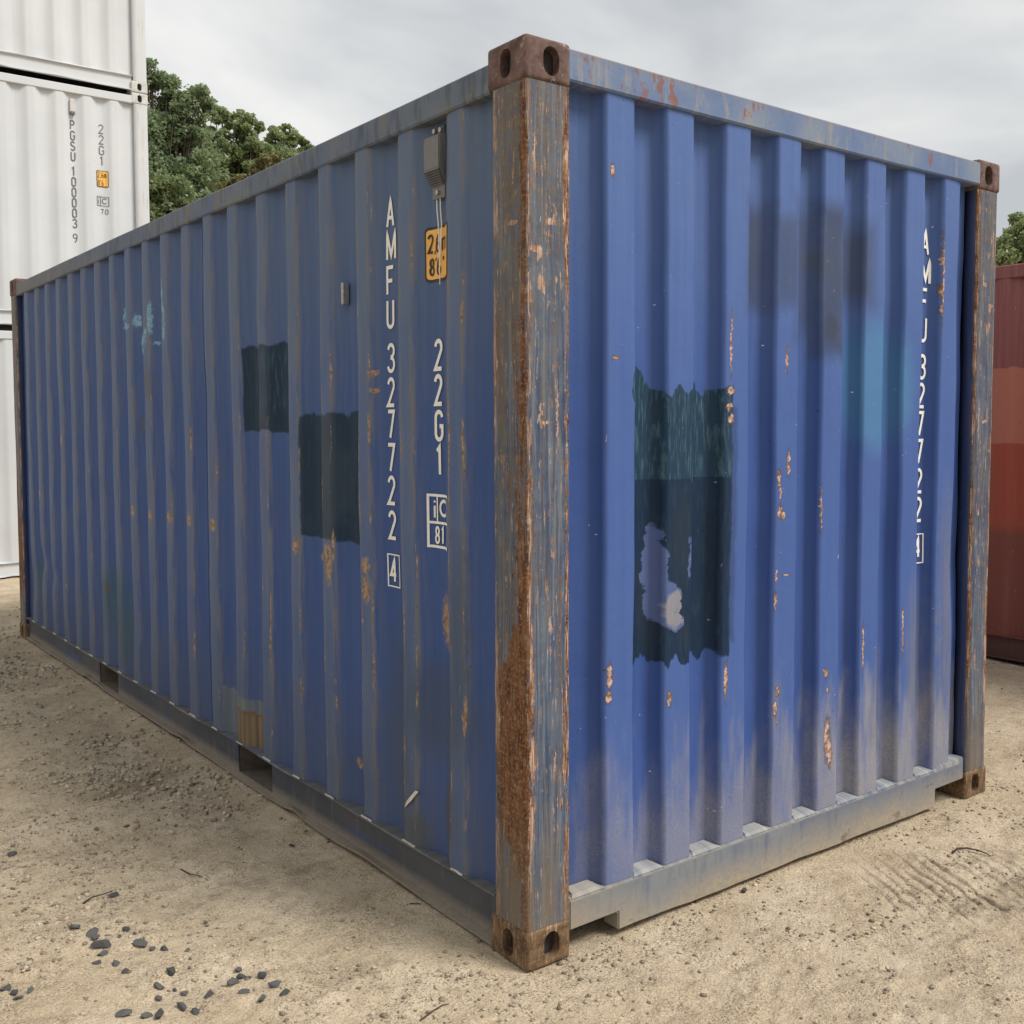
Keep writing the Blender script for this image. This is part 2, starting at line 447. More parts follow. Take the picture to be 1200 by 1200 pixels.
    c = t.mix(t.mul(lt, .9), c, t.mix(t.mr(e, .42, .60), (.22, .115, .06), (.58, .39, .285)))
    wsp = t.mr(st(190, 26, 31., 3, .6), .69, .71)
    c = t.mix(t.mul(wsp, .8), c, (.52, .52, .52))
    low = t.mul(t.mr(z, .50, .12, 0., .65, True), t.mr(d, .35, .65, .4, 1.))
    c = t.mix(low, c, (.190, .150, .100))
    inner = t.m('MAXIMUM', t.mul(t.mr(ym, .012, .014), t.mr(xm, .140, .142)), t.mul(t.mr(xm, .012, .014), t.mr(ym, .138, .140)))
    c = t.mix(t.mul(inner, .9), c, t.mix(t.mr(a, .4, .6), (.045, .068, .155), (.075, .095, .16)))
    h = t.m('ADD', t.mul(a, .6), t.mul(rag, .7))
    return t.finish(c, t.mr(rust_all, 0., 1., .55, .85), h, .004, .7, .3)


def casting_paint(top):
    t = NT("casting_rust_top" if top else "casting_rust_bottom")
    n1, n2 = t.noise(t.obj, 22, 5, .65), t.noise(t.obj, 90, 4, .7)
    if top:
        c = t.mix(t.mr(n1, .36, .62), (.080, .044, .038), (.165, .105, .090))
        c = t.mix(t.mr(t.noise(t.obj, 40, 5, .7), .60, .66), c, (.33, .26, .22))
        c = t.mix(t.mr(n2, .64, .7, 0., .8), c, (.47, .33, .23))
    else:
        c = t.mix(t.mr(n1, .36, .62), (.085, .045, .022), (.185, .115, .060))
        st = t.noise(t.comb(t.m('MULTIPLY', t.m('SUBTRACT', t.x, t.y), 120.), t.m('MULTIPLY', t.z, 14.), 0.), 1., 4)
        c = t.mix(t.mr(st, .58, .68, 0., .85), c, (.40, .28, .165))
        c = t.mix(t.mr(n2, .55, .75, 0., .6), c, DUST)
    return t.finish(c, .8, t.m('ADD', t.mul(n1, .7), t.mul(n2, .4)), .005, .8, .3)


def rail_paint(kind):
    t = NT("rail_paint_"+kind)
    u = t.y if kind.startswith('side') else t.x
    z = t.z
    st = t.noise(t.comb(t.m('MULTIPLY', u, 26.), t.m('MULTIPLY', z, 5.), 0.), 1., 5, .65)
    big = t.noise(t.comb(t.m('MULTIPLY', u, 3.), 0., t.m('MULTIPLY', z, 3.)), 1., 4)
    n2 = t.noise(t.obj, 60, 4, .7)
    if kind == 'side_top':
        c = t.mix(t.mr(big, .38, .6), (.125, .148, .175), (.088, .118, .185))
        c = t.mix(t.mr(st, .50, .64, 0., .8), c, (.060, .072, .098))
        c = t.mix(t.mr(t.noise(t.comb(t.m('MULTIPLY', u, 9.), t.m('MULTIPLY', z, 4.), 4.), 1., 5, .7), .55, .62, 0., .85), c, (.175, .135, .095))
        c = t.mix(t.mr(u, 4., 6., 0., .75), c, (.15, .135, .12))
        c = t.mix(t.mr(n2, .68, .74, 0., .8), c, (.32, .30, .28))
    elif kind == 'end_top':
        c = t.mix(t.mr(big, .4, .6), (.110, .165, .300), (.185, .225, .290))
        c = t.mix(t.mr(st, .54, .66, 0., .75), c, (.255, .245, .225))
        c = t.mix(t.mr(t.m('ADD', t.noise(t.comb(t.m('MULTIPLY', u, 22.), t.m('MULTIPLY', z, 10.), 4.), 1., 5, .7), t.mr(t.m('ABSOLUTE', t.m('SUBTRACT', u, .46)), .0, .3, .10, 0.)), .60, .65, 0., .9), c, (.21, .085, .06))
        c = t.mix(t.mr(z, 2.56, 2.58, 0., .5), c, (.22, .17, .13))
    elif kind == 'side_bottom':
        c = t.mix(t.mr(big, .4, .6), (.052, .058, .072), (.078, .080, .085))
        c = t.mix(t.mr(t.noise(t.comb(t.m('MULTIPLY', u, 1.1), t.m('MULTIPLY', z, 9.), 0.), 1., 4), .56, .62, 0., .8), c, (.055, .078, .180))
        c = t.mix(t.mr(st, .56, .7, 0., .6), c, (.14, .125, .105))
        c = t.mix(t.mul(t.mr(z, .075, .03), t.mr(n2, .25, .6, .55, 1.)), c, (.26, .215, .165))
        c = t.mix(t.mul(t.mr(z, .160, .166), t.mr(st, .35, .6, .2, .8)), c, (.17, .165, .15))
    else:
        c = t.mix(t.mr(big, .4, .6), (.115, .145, .205), (.195, .208, .222))
        c = t.mix(t.mr(st, .48, .66, 0., .7), c, (.090, .115, .175))
        c = t.mix(t.mul(t.mr(t.m('ADD', z, t.mr(big, .3, .7, -.05, .05)), .15, .03), t.mr(n2, .3, .6, .5, 1.)), c, (.350, .290, .205))
        c = t.mix(t.mr(t.noise(t.comb(t.m('MULTIPLY', u, 7.), t.m('MULTIPLY', z, 14.), 8.), 1., 5, .7), .60, .66, 0., .7), c, (.13, .105, .08))
        c = t.mix(t.mul(t.mr(z, .158, .166), t.mr(st, .4, .6, .1, .8)), c, (.40, .385, .35))
        c = t.mix(t.mr(u, .5, .15, 0., .55), c, (.33, .275, .195))
        c = t.mix(t.mr(t.noise(t.obj, 14, 5, .7), .66, .7, 0., .7), c, (.20, .105, .055))
    return t.finish(c, .62, t.m('ADD', t.mul(n2, .5), t.mul(st, .5)), .004, .6, .35)


def plain(name, col, rough=.6, var=.15, scale=30, bump=.002, spec=.4, metal=0.):
    t = NT(name)
    n = t.noise(t.obj, scale, 4, .6)
    c = t.mix(t.mr(n, .3, .7), tuple(x*(1-var) for x in col), tuple(min(1, x*(1+var)) for x in col))
    return t.finish(c, rough, n, bump, .5, spec, metal)


def white_paint():
    t = NT("white_container_paint")
    n = t.noise(t.obj, 1.8, 4)
    st = t.noise(t.comb(t.m('MULTIPLY', t.y, 25.), t.m('MULTIPLY', t.z, .9), t.x), 1., 4)
    c = t.mix(t.mr(n, .3, .7), (.555, .572, .582), (.61, .625, .632))
    c = t.mix(t.mr(st, .55, .8, 0., .3), c, (.60, .58, .54))
    post = t.mul(t.mr(t.y, .16, .15), t.mr(t.noise(t.comb(t.m('MULTIPLY', t.y, 50.), t.m('MULTIPLY', t.z, 2.2), 0.), 1., 5, .7), .57, .62))
    c = t.mix(t.mul(post, .7), c, (.50, .38, .24))
    return t.finish(c, .5, n, .01, .3, .4)


def red_paint():
    t = NT("red_container_paint")
    P = t.comb(t.y, t.z, 0.)
    z = t.z
    st = t.noise(t.comb(t.m('MULTIPLY', t.y, 40.), t.m('MULTIPLY', z, 1.5), 0.), 1., 4)
    w = t.m('ADD', z, t.mr(t.noise(P, 9, 4, .65), .3, .7, -.012, .012))
    c = t.mix(t.mr(st, .35, .65), (.215, .066, .062), (.265, .090, .082))
    c = t.mix(t.mr(w, 1.895, 1.905, 1., 0.), c, (.430, .145, .100))
    c = t.mix(t.mr(w, 1.41, 1.42, 1., 0.), c, (.345, .070, .042))
    c = t.mix(t.mr(w, .83, .90, 1., 0.), c, (.215, .062, .047))
    c = t.mix(t.mr(w, .155, .165, 1., 0.), c, (.105, .048, .042))
    c = t.mix(t.mr(st, .55, .75, 0., .25), c, (.30, .16, .14))
    fl = t.mr(t.noise(t.comb(t.m('MULTIPLY', t.y, 55.), t.m('MULTIPLY', z, 6.), 5.), 1., 4, .65), .70, .73)
    c = t.mix(t.mul(fl, .75), c, (.50, .36, .31))
    ru = t.mr(t.noise(t.comb(t.m('MULTIPLY', t.y, 30.), t.m('MULTIPLY', z, 3.), 9.), 1., 5, .7), .66, .70)
    c = t.mix(t.mul(ru, .7), c, (.06, .022, .018))
    return t.finish(c, .55, t.noise(P, 20, 3), .005, .4, .4)


def sand():
    t = NT("sand")
    x = t.obj
    big, mid = t.noise(x, .55, 3), t.noise(x, 3.2, 4, .6)
    f1, f2 = t.noise(x, 24, 4, .7), t.noise(x, 150, 3, .7)
    patch = t.noise(x, 5.5, 4, .65)
    grit = t.mr(patch, .40, .60, .28, 1.)
    c = t.mix(t.mr(mid, .32, .68), (.480, .378, .252), (.640, .532, .385))
    c = t.mix(t.mr(big, .50, .66, 0., .45), c, (.435, .335, .220))
    c = t.mix(t.mul(t.mr(f1, .48, .62, 0., .62), grit), c, (.325, .252, .168))
    c = t.mix(t.mul(t.mr(f2, .52, .62, 0., .88), grit), c, (.150, .114, .076))
    c = t.mix(t.mr(f2, .45, .34, 0., .5), c, (.760, .660, .505))
    # damp, darker tracked soil and a gravelly strip along the long side
    tr = t.noise(t.comb(t.m('MULTIPLY', t.x, 1.1), t.m('MULTIPLY', t.y, 3.2), 2.), 1., 5, .65)
    c = t.mix(t.mul(t.mr(tr, .56, .66, 0., .55), t.mr(f1, .35, .6, .4, 1.)), c, (.225, .172, .115))
    gx = t.m('ADD', t.x, t.mr(mid, .3, .7, -.5, .5))
    gz = t.mul(t.band(gx, -1.2, .2, .35), t.mr(t.y, 1.3, 3.0))
    c = t.mix(t.mul(gz, .35, t.mr(f1, .35, .6, .35, 1.)), c, (.300, .240, .165))
    h = t.noise(x, 60, 4, .8)
    return t.finish(c, .95, h, .012, 1., .15)


def stone_mat(name, a, b):
    t = NT(name)
    at = t.attr('tint')
    n = t.noise(t.obj, 60, 4, .6)
    c = t.mix(t.m('ADD', t.mul(at, .7), t.mul(n, .3), clamp=True), a, b)
    return t.finish(c, .85, n, .003, .6, .3)


def leaf_mat(name, a, b, c2):
    t = NT(name)
    at = t.attr('tint')
    c = t.mix(t.mr(at, 0., .8), a, b)
    c = t.mix(t.mr(at, .86, 1.), c, c2)
    d = t.n.new('ShaderNodeBsdfDiffuse')
    tr = t.n.new('ShaderNodeBsdfTranslucent')
    gl = t.n.new('ShaderNodeBsdfGlossy')
    gl.inputs['Roughness'].default_value = .45
    t.l.new(c, d.inputs['Color'])
    t.l.new(c, tr.inputs['Color'])
    m1, m2 = t.n.new('ShaderNodeMixShader'), t.n.new('ShaderNodeMixShader')
    m1.inputs[0].default_value = .55
    t.l.new(d.outputs[0], m1.inputs[1])
    t.l.new(tr.outputs[0], m1.inputs[2])
    m2.inputs[0].default_value = .06
    t.l.new(m1.outputs[0], m2.inputs[1])
    t.l.new(gl.outputs[0], m2.inputs[2])
    t.l.new(m2.outputs[0], t.out.inputs['Surface'])
    return t.mat


M = dict(
    side=wall_paint(True), end=wall_paint(False), post=post_paint(), cast_t=casting_paint(True), cast_b=casting_paint(False),
    st=rail_paint('side_top'), et=rail_paint('end_top'), sb=rail_paint('side_bottom'), eb=rail_paint('end_bottom'),
    roof=plain("roof_paint", (.13, .16, .22)), under=plain("underside", (.04, .036, .032)), white=white_paint(),
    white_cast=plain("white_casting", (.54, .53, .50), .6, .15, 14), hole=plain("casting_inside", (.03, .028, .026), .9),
    red=red_paint(), sand=sand(),
    mark=plain("white_marking", (.80, .78, .72), .6, .08, 90), mark_dark=plain("grey_marking", (.14, .14, .145), .6, .1),
    sign=plain("sign_yellow", (.80, .43, .095), .5, .06, 12), sign_k=plain("sign_black", (.03, .025, .022), .5),
    vent=plain("vent_grey", (.150, .145, .140), .5, .08, 60), vent_d=plain("vent_dark", (.075, .075, .08), .5),
    steel=plain("screw_steel", (.35, .34, .32), .4, .2, 60, .001, .5, .6), cord=plain("white_cord", (.78, .77, .74), .6, .05),
    weld=plain("weld_bare", (.46, .43, .38), .6, .3, 50), flake=plain("sticker_flake", (.62, .57, .46), .7, .1, 40),
    pocket=plain("pocket_dirt", (.155, .125, .095), .85, .3, 14), dark=stone_mat("basalt", (.042, .043, .043), (.150, .150, .145)),
    pebble=stone_mat("pebble", (.060, .044, .030), (.66, .55, .40)), twig=plain("twig_bark", (.06, .045, .032), .9, .3, 80),
    bark=plain("bark", (.07, .055, .04), .9, .3, 12, .03),
    leaf_a=leaf_mat("leaf_dark_green", (.150, .215, .110), (.300, .375, .190), (.37, .43, .23)),
    leaf_b=leaf_mat("leaf_mid_green", (.175, .240, .105), (.330, .400, .180), (.41, .45, .21)),
    leaf_c=leaf_mat("leaf_light_green", (.150, .205, .085), (.280, .340, .150), (.36, .39, .17)),
    leaf_y=leaf_mat("leaf_turning", (.15, .16, .055), (.29, .26, .10), (.40, .27, .11)),
)
bpy.data.materials["white_marking"].use_backface_culling = False


# ------------------------------------------------------------------ mesh helpers
def empty(name, loc=(0, 0, 0), rz=0.):
    o = bpy.data.objects.new(name, None)
    o.empty_display_size = .2
    o.location = loc
    o.rotation_euler = (0, 0, rz)
    COL.objects.link(o)
    return o


def tag(o, label=None, cat=None, group=None, kind=None):
    if label: o['label'] = label
    if cat: o['category'] = cat
    if group: o['group'] = group
    if kind: o['kind'] = kind
    return o


def link(name, me, mat, parent=None, smooth=False, loc=None):
    if mat is not None and not me.materials:
        me.materials.append(mat)
    if smooth:
        me.polygons.foreach_set('use_smooth', [True]*len(me.polygons))
    o = bpy.data.objects.new(name, me)
    COL.objects.link(o)
    if parent is not None:
        o.parent = parent
    if loc is not None:
        o.location = loc
    return o


def from_bm(name, bm, mat, parent=None, smooth=False):
    me = bpy.data.meshes.new(name)
    bm.to_mesh(me)
    bm.free()
    return link(name, me, mat, parent, smooth)


def from_lists(name, vs_, fs, mat, parent=None, smooth=False, loc=None):
    me = bpy.data.meshes.new(name)
    me.from_pydata([tuple(map(float, v)) for v in vs_], [], fs)
    me.update()
    return link(name, me, mat, parent, smooth, loc)


def bbox(bm, x0, x1, y0, y1, z0, z1, bev=0., seg=2):
    m = bmesh.ops.create_cube(bm, size=1)['verts']
    bmesh.ops.scale(bm, vec=(x1-x0, y1-y0, z1-z0), verts=m)
    bmesh.ops.translate(bm, vec=((x0+x1)/2, (y0+y1)/2, (z0+z1)/2), verts=m)
    if bev:
        es = list({e for v in m for e in v.link_edges})
        bmesh.ops.bevel(bm, geom=es, offset=bev, segments=seg, affect='EDGES', profile=.5)


def boxpart(name, x0, x1, y0, y1, z0, z1, mat, parent, bev=.004):
    bm = bmesh.new()
    bbox(bm, x0, x1, y0, y1, z0, z1, bev)
    return from_bm(name, bm, mat, parent)


def vnoise(x, y, seed=0):
    x = np.asarray(x, float); y = np.asarray(y, float)
    xi = np.floor(x).astype(np.int64); yi = np.floor(y).astype(np.int64)
    xf = x-xi; yf = y-yi

    def h(a, b):
        n = (a*374761393+b*668265263+seed*1442695041) & 0xffffffff
        n = ((n ^ (n >> 13))*1274126177) & 0xffffffff
        return ((n ^ (n >> 16)) & 0xffff)/65535.
    sx = xf*xf*(3-2*xf); sy = yf*yf*(3-2*yf)
    a = h(xi, yi)*(1-sx)+h(xi+1, yi)*sx
    b = h(xi, yi+1)*(1-sx)+h(xi+1, yi+1)*sx
    return (a*(1-sy)+b*sy)*2-1


# ------------------------------------------------------------------ ground
BX = (0., 2.438, 0., 6.058)


def ground_h(x, y):
    h = .016*vnoise(x/1.1, y/1.1, 1)+.010*vnoise(x/.37, y/.37, 2)+.0065*vnoise(x/.13, y/.13, 3)+.0050*vnoise(x/.055, y/.055, 4)+.0035*vnoise(x/.026, y/.026, 5)
    chunk = np.clip(vnoise(x/.9, y/.9, 91)*1.4+.35, 0, 1)
    h = h+chunk*(.008*(1-np.abs(vnoise(x/.10, y/.10, 92)))+.006*np.abs(vnoise(x/.045, y/.045, 93))-.006)
    # ruts: long ridge left of the container, tread marks right of it
    a, b = ground_at(70, 958)[:2], ground_at(300, 900)[:2]
    d = (b-a)/np.linalg.norm(b-a); nrm = np.array([-d[1], d[0]])
    s = (x-a[0])*d[0]+(y-a[1])*d[1]; q = (x-a[0])*nrm[0]+(y-a[1])*nrm[1]+.03*np.sin(s*1.5)
    win = np.clip((s+.4)/.5, 0, 1)*np.clip((2.1-s)/.6, 0, 1)
    h += win*(.020*np.exp(-(q/.045)**2)-.020*np.exp(-((q-.11)/.06)**2)+.012*np.exp(-((q+.16)/.07)**2))
    a, b = ground_at(1005, 985)[:2], ground_at(1150, 1095)[:2]
    d = (b-a)/np.linalg.norm(b-a); nrm = np.array([-d[1], d[0]])
    s = (x-a[0])*d[0]+(y-a[1])*d[1]; q = (x-a[0])*nrm[0]+(y-a[1])*nrm[1]
    L = np.linalg.norm(b-a)
    for i in range(13):
        off = (i-3.5)*.046+(.03 if i > 7 else 0)
        s0, s1 = (-.05+.05*i) % .13+(.10 if i > 7 else 0), L-.05*(abs(i-3) % 4)+.03*math.sin(i*2.3)
        w = np.clip((s-s0)/.05, 0, 1)*np.clip((s1-s)/.10, 0, 1)
        h -= w*(.011 if i < 8 else .004)*np.exp(-((q-off+.0015*np.sin(s*7+i)+.0022*vnoise(s*12, s*0+i, 71))/.0044)**2)*np.clip(.75+.6*vnoise(s*9, s*0+i*3, 72), 0, 1)
        h += w*.003*np.exp(-((q-off-.014)/.008)**2)
    # levelled below and right beside the containers
    dx = np.maximum(np.maximum(BX[0]-x, x-BX[1]), 0); dy = np.maximum(np.maximum(BX[2]-y, y-BX[3]), 0)
    dist = np.hypot(dx, dy)
    k = np.clip(dist/.35, 0, 1); k = k*k*(3-2*k)
    edge = .004+.006*vnoise(x/.2, y/.2, 8)+.003*vnoise(x/.05, y/.05, 9)
    inside = (dist <= 0)
    h = h*k+edge*(1-k)
    # soil pushed up against the long side
    h += .012*np.exp(-(np.maximum(-x, 0)/.10)**2)*(x < .03)*(y > .3)*(y < 5.7)*(.6+.4*vnoise(y/.5, x*0, 12))
    h = np.where(inside, np.minimum(h, .006), h)
    # slope away to the stack
    far = np.clip((y-6.5)/2.5, 0, 1)
    h = h*(1-.4*far)-.030*far
    return h


def axis(parts, far):
    v = []
    for a, b, st in parts:
        v += list(np.arange(a, b-1e-6, st))
    v.append(parts[-1][1])
    lo, hi = v[0], v[-1]
    st = .12
    L, H = [], []
    while lo > -far:
        lo -= st; hi += st; L.append(lo); H.append(hi); st *= 1.28
    return np.array(L[::-1]+v+H)


def mesh_grid(name, X, Y, Z):
    ny, nx = X.shape
    me = bpy.data.meshes.new(name)
    me.vertices.add(nx*ny)
    me.vertices.foreach_set('co', np.stack([X, Y, Z], -1).astype(np.float32).ravel())
    idx = np.arange(nx*ny).reshape(ny, nx)
    q = np.stack([idx[:-1, :-1], idx[:-1, 1:], idx[1:, 1:], idx[1:, :-1]], -1).reshape(-1, 4)
    me.loops.add(q.size)
    me.loops.foreach_set('vertex_index', q.ravel().astype(np.int32))
    me.polygons.add(len(q))
    me.polygons.foreach_set('loop_start', np.arange(0, q.size, 4, dtype=np.int32))
    me.polygons.foreach_set('loop_total', np.full(len(q), 4, dtype=np.int32))
    me.update(calc_edges=True)
    me.validate()
    return me


gx = axis([(-2.2, .6, .014), (.6, 1.15, .0095), (1.15, 2.1, .0046), (2.1, 2.8, .0095), (2.8, 5.6, .035)], 500)
gy = axis([(-1.5, -.85, .0095), (-.85, -.05, .0046), (-.05, 2.6, .014), (2.6, 10., .035)], 500)
GX, GY = np.meshgrid(gx, gy)
ground = link('ground', mesh_grid('ground', GX, GY, ground_h(GX, GY)), M['sand'], None, True)
tag(ground, kind='structure')


# ------------------------------------------------------------------ lettering (single-stroke glyphs, centre lines in a .5 x 1 box)
def arc(cx, cy, rx, ry, a0, a1, n=10):
    return [(cx+rx*math.cos(R(a0+(a1-a0)*i/n)), cy+ry*math.sin(R(a0+(a1-a0)*i/n))) for i in range(n+1)]


GL = {
    'A': [[(0, 0), (.25, 1), (.5, 0)], [(.10, .32), (.40, .32)]],
    'M': [[(0, 0), (0, 1), (.28, .12), (.56, 1), (.56, 0)]],
    'F': [[(0, 0), (0, 1), (.46, 1)], [(0, .5), (.40, .5)]],
    'U': [[(0, 1), (0, .24)]+arc(.23, .23, .23, .23, 180, 360)+[(.46, 1)]],
    '3': [arc(.23, .77, .23, .23, 165, -75, 12)+[(.2, .53)], [(.2, .53)]+arc(.23, .255, .25, .255, 85, -165, 14)],
    '2': [arc(.23, .76, .23, .24, 170, -25, 12)+[(.0, .0), (.48, 0)]],
    '7': [[(0, 1), (.46, 1), (.17, 0)]],
    '4': [[(.36, 0), (.36, 1), (0, .3), (.5, .3)]],
    'G': [arc(.24, .77, .24, .23, 10, 180, 10)+arc(.24, .23, .24, .23, 180, 360, 10)+[(.48, .48), (.28, .48)]],
    '1': [[(.08, .84), (.26, 1), (.26, 0)]],
    'i': [[(.15, 0), (.15, .68)], [(.15, .86), (.15, .97)]],
    'C': [arc(.26, .36, .26, .36, 40, 320, 16)],
    '8': [arc(.24, .75, .20, .25, 90, 450, 16), arc(.24, .25, .24, .25, 90, 450, 16)],
    '6': [arc(.24, .25, .24, .25, 90, 450, 16), [(.02, .32), (.06, .66), (.26, 1)]],
    '9': [arc(.24, .74, .24, .26, 90, 450, 16), [(.48, .74), (.42, .3), (.2, 0)]],
    'P': [[(0, 0), (0, 1)], [(0, 1), (.24, 1)]+arc(.24, .76, .22, .24, 90, -90, 10)+[(0, .52)]],
    'S': [arc(.23, .76, .23, .24, 25, 250, 12)+arc(.23, .25, .24, .25, 75, -155, 12)],
    '0': [[(.46, .3), (.46, .7)]+arc(.23, .77, .23, .23, 0, 180, 8)+[(0, .3)]+arc(.23, .23, .23, .23, 180, 360, 8)],
    'm': [[(0, 0), (0, .7)], [(0, .5)]+arc(.14, .55, .14, .15, 180, 0, 6)+[(.28, 0)], [(.28, .5)]+arc(.42, .55, .14, .15, 180, 0, 6)+[(.56, 0)]],
    ',': [[(.06, .08), (.02, -.12)]],
    "'": [[(.08, 1.), (.05, .78)]],
    '"': [[(.06, 1.), (.03, .78)], [(.2, 1.), (.17, .78)]],
}


def stroke(poly, w, step):
    """ribbon along a polyline; returns (verts, quads)"""
    p = [np.array(poly[0], float)]
    for q in poly[1:]:
        q = np.array(q, float); a = p[-1]
        n = max(1, int(np.ceil(np.linalg.norm(q-a)/step)))
        for i in range(1, n+1):
            p.append(a+(q-a)*i/n)
    vs_, fs = [], []
    for i in range(len(p)):
        d0 = p[i]-p[i-1] if i else p[1]-p[0]
        d1 = p[i+1]-p[i] if i < len(p)-1 else d0
        d0 = d0/(np.linalg.norm(d0)+1e-9); d1 = d1/(np.linalg.norm(d1)+1e-9)
        t = d0+d1
        if np.linalg.norm(t) < .2: t = d0
        t /= np.linalg.norm(t)
        n = np.array([-t[1], t[0]])
        k = min(1/max(.42, abs(n@np.array([-d0[1], d0[0]]))), 2.2)
        vs_ += [p[i]+n*w/2*k, p[i]-n*w/2*k]
        if i:
            j = 2*i
            fs.append((j-2, j-1, j+1, j))
    return vs_, fs


class Decal:
    """flat print laid on a wall: local (p to the viewer's right, q up) -> wall surface"""
    def __init__(s, place, off):
        s.place, s.off, s.v, s.f = place, off, [], []

    def add(s, vs_, fs, lift=0.):
        b = len(s.v)
        s.v += [s.place(p, q, s.off+lift) for p, q in vs_]
        s.f += [tuple(b+i for i in f) for f in fs]

    def text(s, txt, p, q, h, w, sw, adv=0., vertical=True, lift=0.):
        """txt top-left at (p, q)"""
        for ch in txt:
            if ch != ' ':
                for poly in GL[ch]:
                    pts = [(p+sw/2+(x/.5)*(w-sw), q-h+sw/2+y*(h-sw)) for x, y in poly]
                    lift += .00003
                    s.add(*stroke(pts, sw, .012), lift=lift)
            if vertical: q -= adv
            else: p += adv

    def rrect(s, p0, p1, q0, q1, r, n=40, lift=0.):
        ps = np.unique(np.concatenate([np.linspace(p0, p1, n), p0+r*(1-np.cos(np.linspace(0, math.pi/2, 6))), p1-r*(1-np.cos(np.linspace(0, math.pi/2, 6)))]))
        v, f = [], []
        for i, p in enumerate(ps):
            e = max(p0+r-p, p-(p1-r), 0)
            c = r-math.sqrt(max(r*r-e*e, 0)) if e > 0 else 0
            v += [(p, q0+c), (p, q1-c)]
            if i: f.append((2*i-2, 2*i, 2*i+1, 2*i-1))
        s.add(v, f, lift)

    def frame(s, p0, p1, q0, q1, w, lift=0.):
        for a, b in (((p0, q0), (p1, q0)), ((p0, q1), (p1, q1))):
            s.add(*stroke([(a[0]-w/2, a[1]), (b[0]+w/2, b[1])], w, .01), lift=lift)
        for p in (p0, p1):
            s.add(*stroke([(p, q0+w/2), (p, q1-w/2)], w, .02), lift=lift)

    def build(s, name, mat, parent):
        return from_lists(name, s.v, s.f, mat, parent)


# ------------------------------------------------------------------ container pieces
SIDE_C0, SIDE_PITCH, SIDE_N = .361, .2785, 20
END_C0, END_PITCH, END_N = .362, .2490, 8
END_CREST = [.361, .608, .867, 1.122, 1.3705, 1.6155, 1.864, 2.1085]


def profile(side):
    """break points (u, depth, crest, edge)"""
    if side:
        c0, pt, n, hw, sl, d0, dp, ua, ub = SIDE_C0, SIDE_PITCH, SIDE_N, .037, .068, .012, .036, .14, 5.92
    else:
        c0, pt, n, hw, sl, d0, dp, ua, ub = END_C0, END_PITCH, END_N, .0555, .018, .012, .050, .145, 2.284
    pr = [(ua, d0+dp, 0, 0)]
    for k in range(n):
        c = c0+pt*k if side else END_CREST[k]
        pr += [(c-hw-sl, d0+dp, 0, 0), (c-hw-.35*sl, d0+dp*.35, .15, .25), (c-hw, d0, 1, 1), (c-hw+.012, d0-.0005, 1, .25), (c, d0-.0008, 1, 0), (c+hw-.012, d0-.0005, 1, .25), (c+hw, d0, 1, 1),
               (c+hw+.35*sl, d0+dp*.35, .15, .25), (c+hw+sl, d0+dp, 0, 0)]
        if k < n-1:
            pr.append((c+pt/2 if side else (c+END_CREST[k+1])/2, d0+dp+.0004, 0, 0))
    pr.append((ub, d0+dp, 0, 0))
    return pr


PROF = {True: profile(True), False: profile(False)}


def depth_at(side, u):
    pr = PROF[side]
    us = [p[0] for p in pr]; ds = [p[1] for p in pr]
    return float(np.interp(u, us, ds))


def wall_disp(side, U, Z, wear):
    U = np.asarray(U, float); Z = np.asarray(Z, float)
    D = wear*(.0045*vnoise(U*1.9, Z*1.5, 21)+.003*vnoise(U*5, Z*3, 22)+.0016*vnoise(U*11, Z*9, 27))
    if side:
        for (uc, zc, ru, rz, am) in ((5.40, .62, .14, .10, .022), (5.65, .45, .10, .22, .018), (5.1, .55, .14, .06, .012), (3.4, .5, .2, .2, .008), (.95, .25, .3, .12, .006)):
            D = D+wear*am*np.exp(-((U-uc)/ru)**2-((Z-zc)/rz)**2)
    else:
        D = D+wear*.012*np.exp(-((U-2.2)/.1)**2)*vnoise(Z*3, Z*0, 25)
    return D


def panels(side, mat, parent, z0, z1, cuts, wear, zn=46):
    pr = PROF[side]
    bounds = []
    c0, pt = (SIDE_C0, SIDE_PITCH) if side else (END_C0, END_PITCH)
    cu = [c0+pt*(k+.5) if side else (END_CREST[k]+END_CREST[k+1])/2 for k in cuts]
    edges = [pr[0][0]]+cu+[pr[-1][0]]
    zs = np.linspace(z0, z1, zn)
    for i in range(len(edges)-1):
        pts = [p for p in pr if edges[i]-1e-5 <= p[0] <= edges[i+1]+1e-5]
        u = np.array([p[0] for p in pts]); d = np.array([p[1] for p in pts])
        U, Z = np.meshgrid(u, zs)
        D = np.tile(d, (zn, 1))
        if wear:
            D = D+wall_disp(side, U, Z, wear)
            shift = wear*(.0020*vnoise(U/.14, Z*2.3, 23)+.0012*vnoise(U/.07, Z*6, 24))
            if not side:
                if i == len(edges)-2:
                    shift[:, -1] = -.006+.007*vnoise(zs*4.2, zs*0, 26)+.003*vnoise(zs*13, zs*0, 28)
            # keep the welded borders of the panel in place
            border = np.minimum(1, (U-edges[0])/.05+.0)
            U = U+shift*np.clip(border, 0, 1)
        D = D+(.0012 if i % 2 else 0.)
        X, Y = (D, U) if side else (U, D)
        # outward normal: -X on the long side, -Y on the end
        if side:
            X, Y, Z = X[:, ::-1], Y[:, ::-1], Z[:, ::-1]
        me = mesh_grid('wall_panel', X, Y, Z)
        cr = np.tile([p[2] for p in pts], (zn, 1)); ed = np.tile([p[3] for p in pts], (zn, 1))
        if side:
            cr, ed = cr[:, ::-1], ed[:, ::-1]
        for nm, arr in (('crest', cr), ('edge', ed)):
            at = me.attributes.new(nm, 'FLOAT', 'POINT')
            at.data.foreach_set('value', arr.astype(np.float32).ravel())
        link('wall_panel', me, mat, parent)


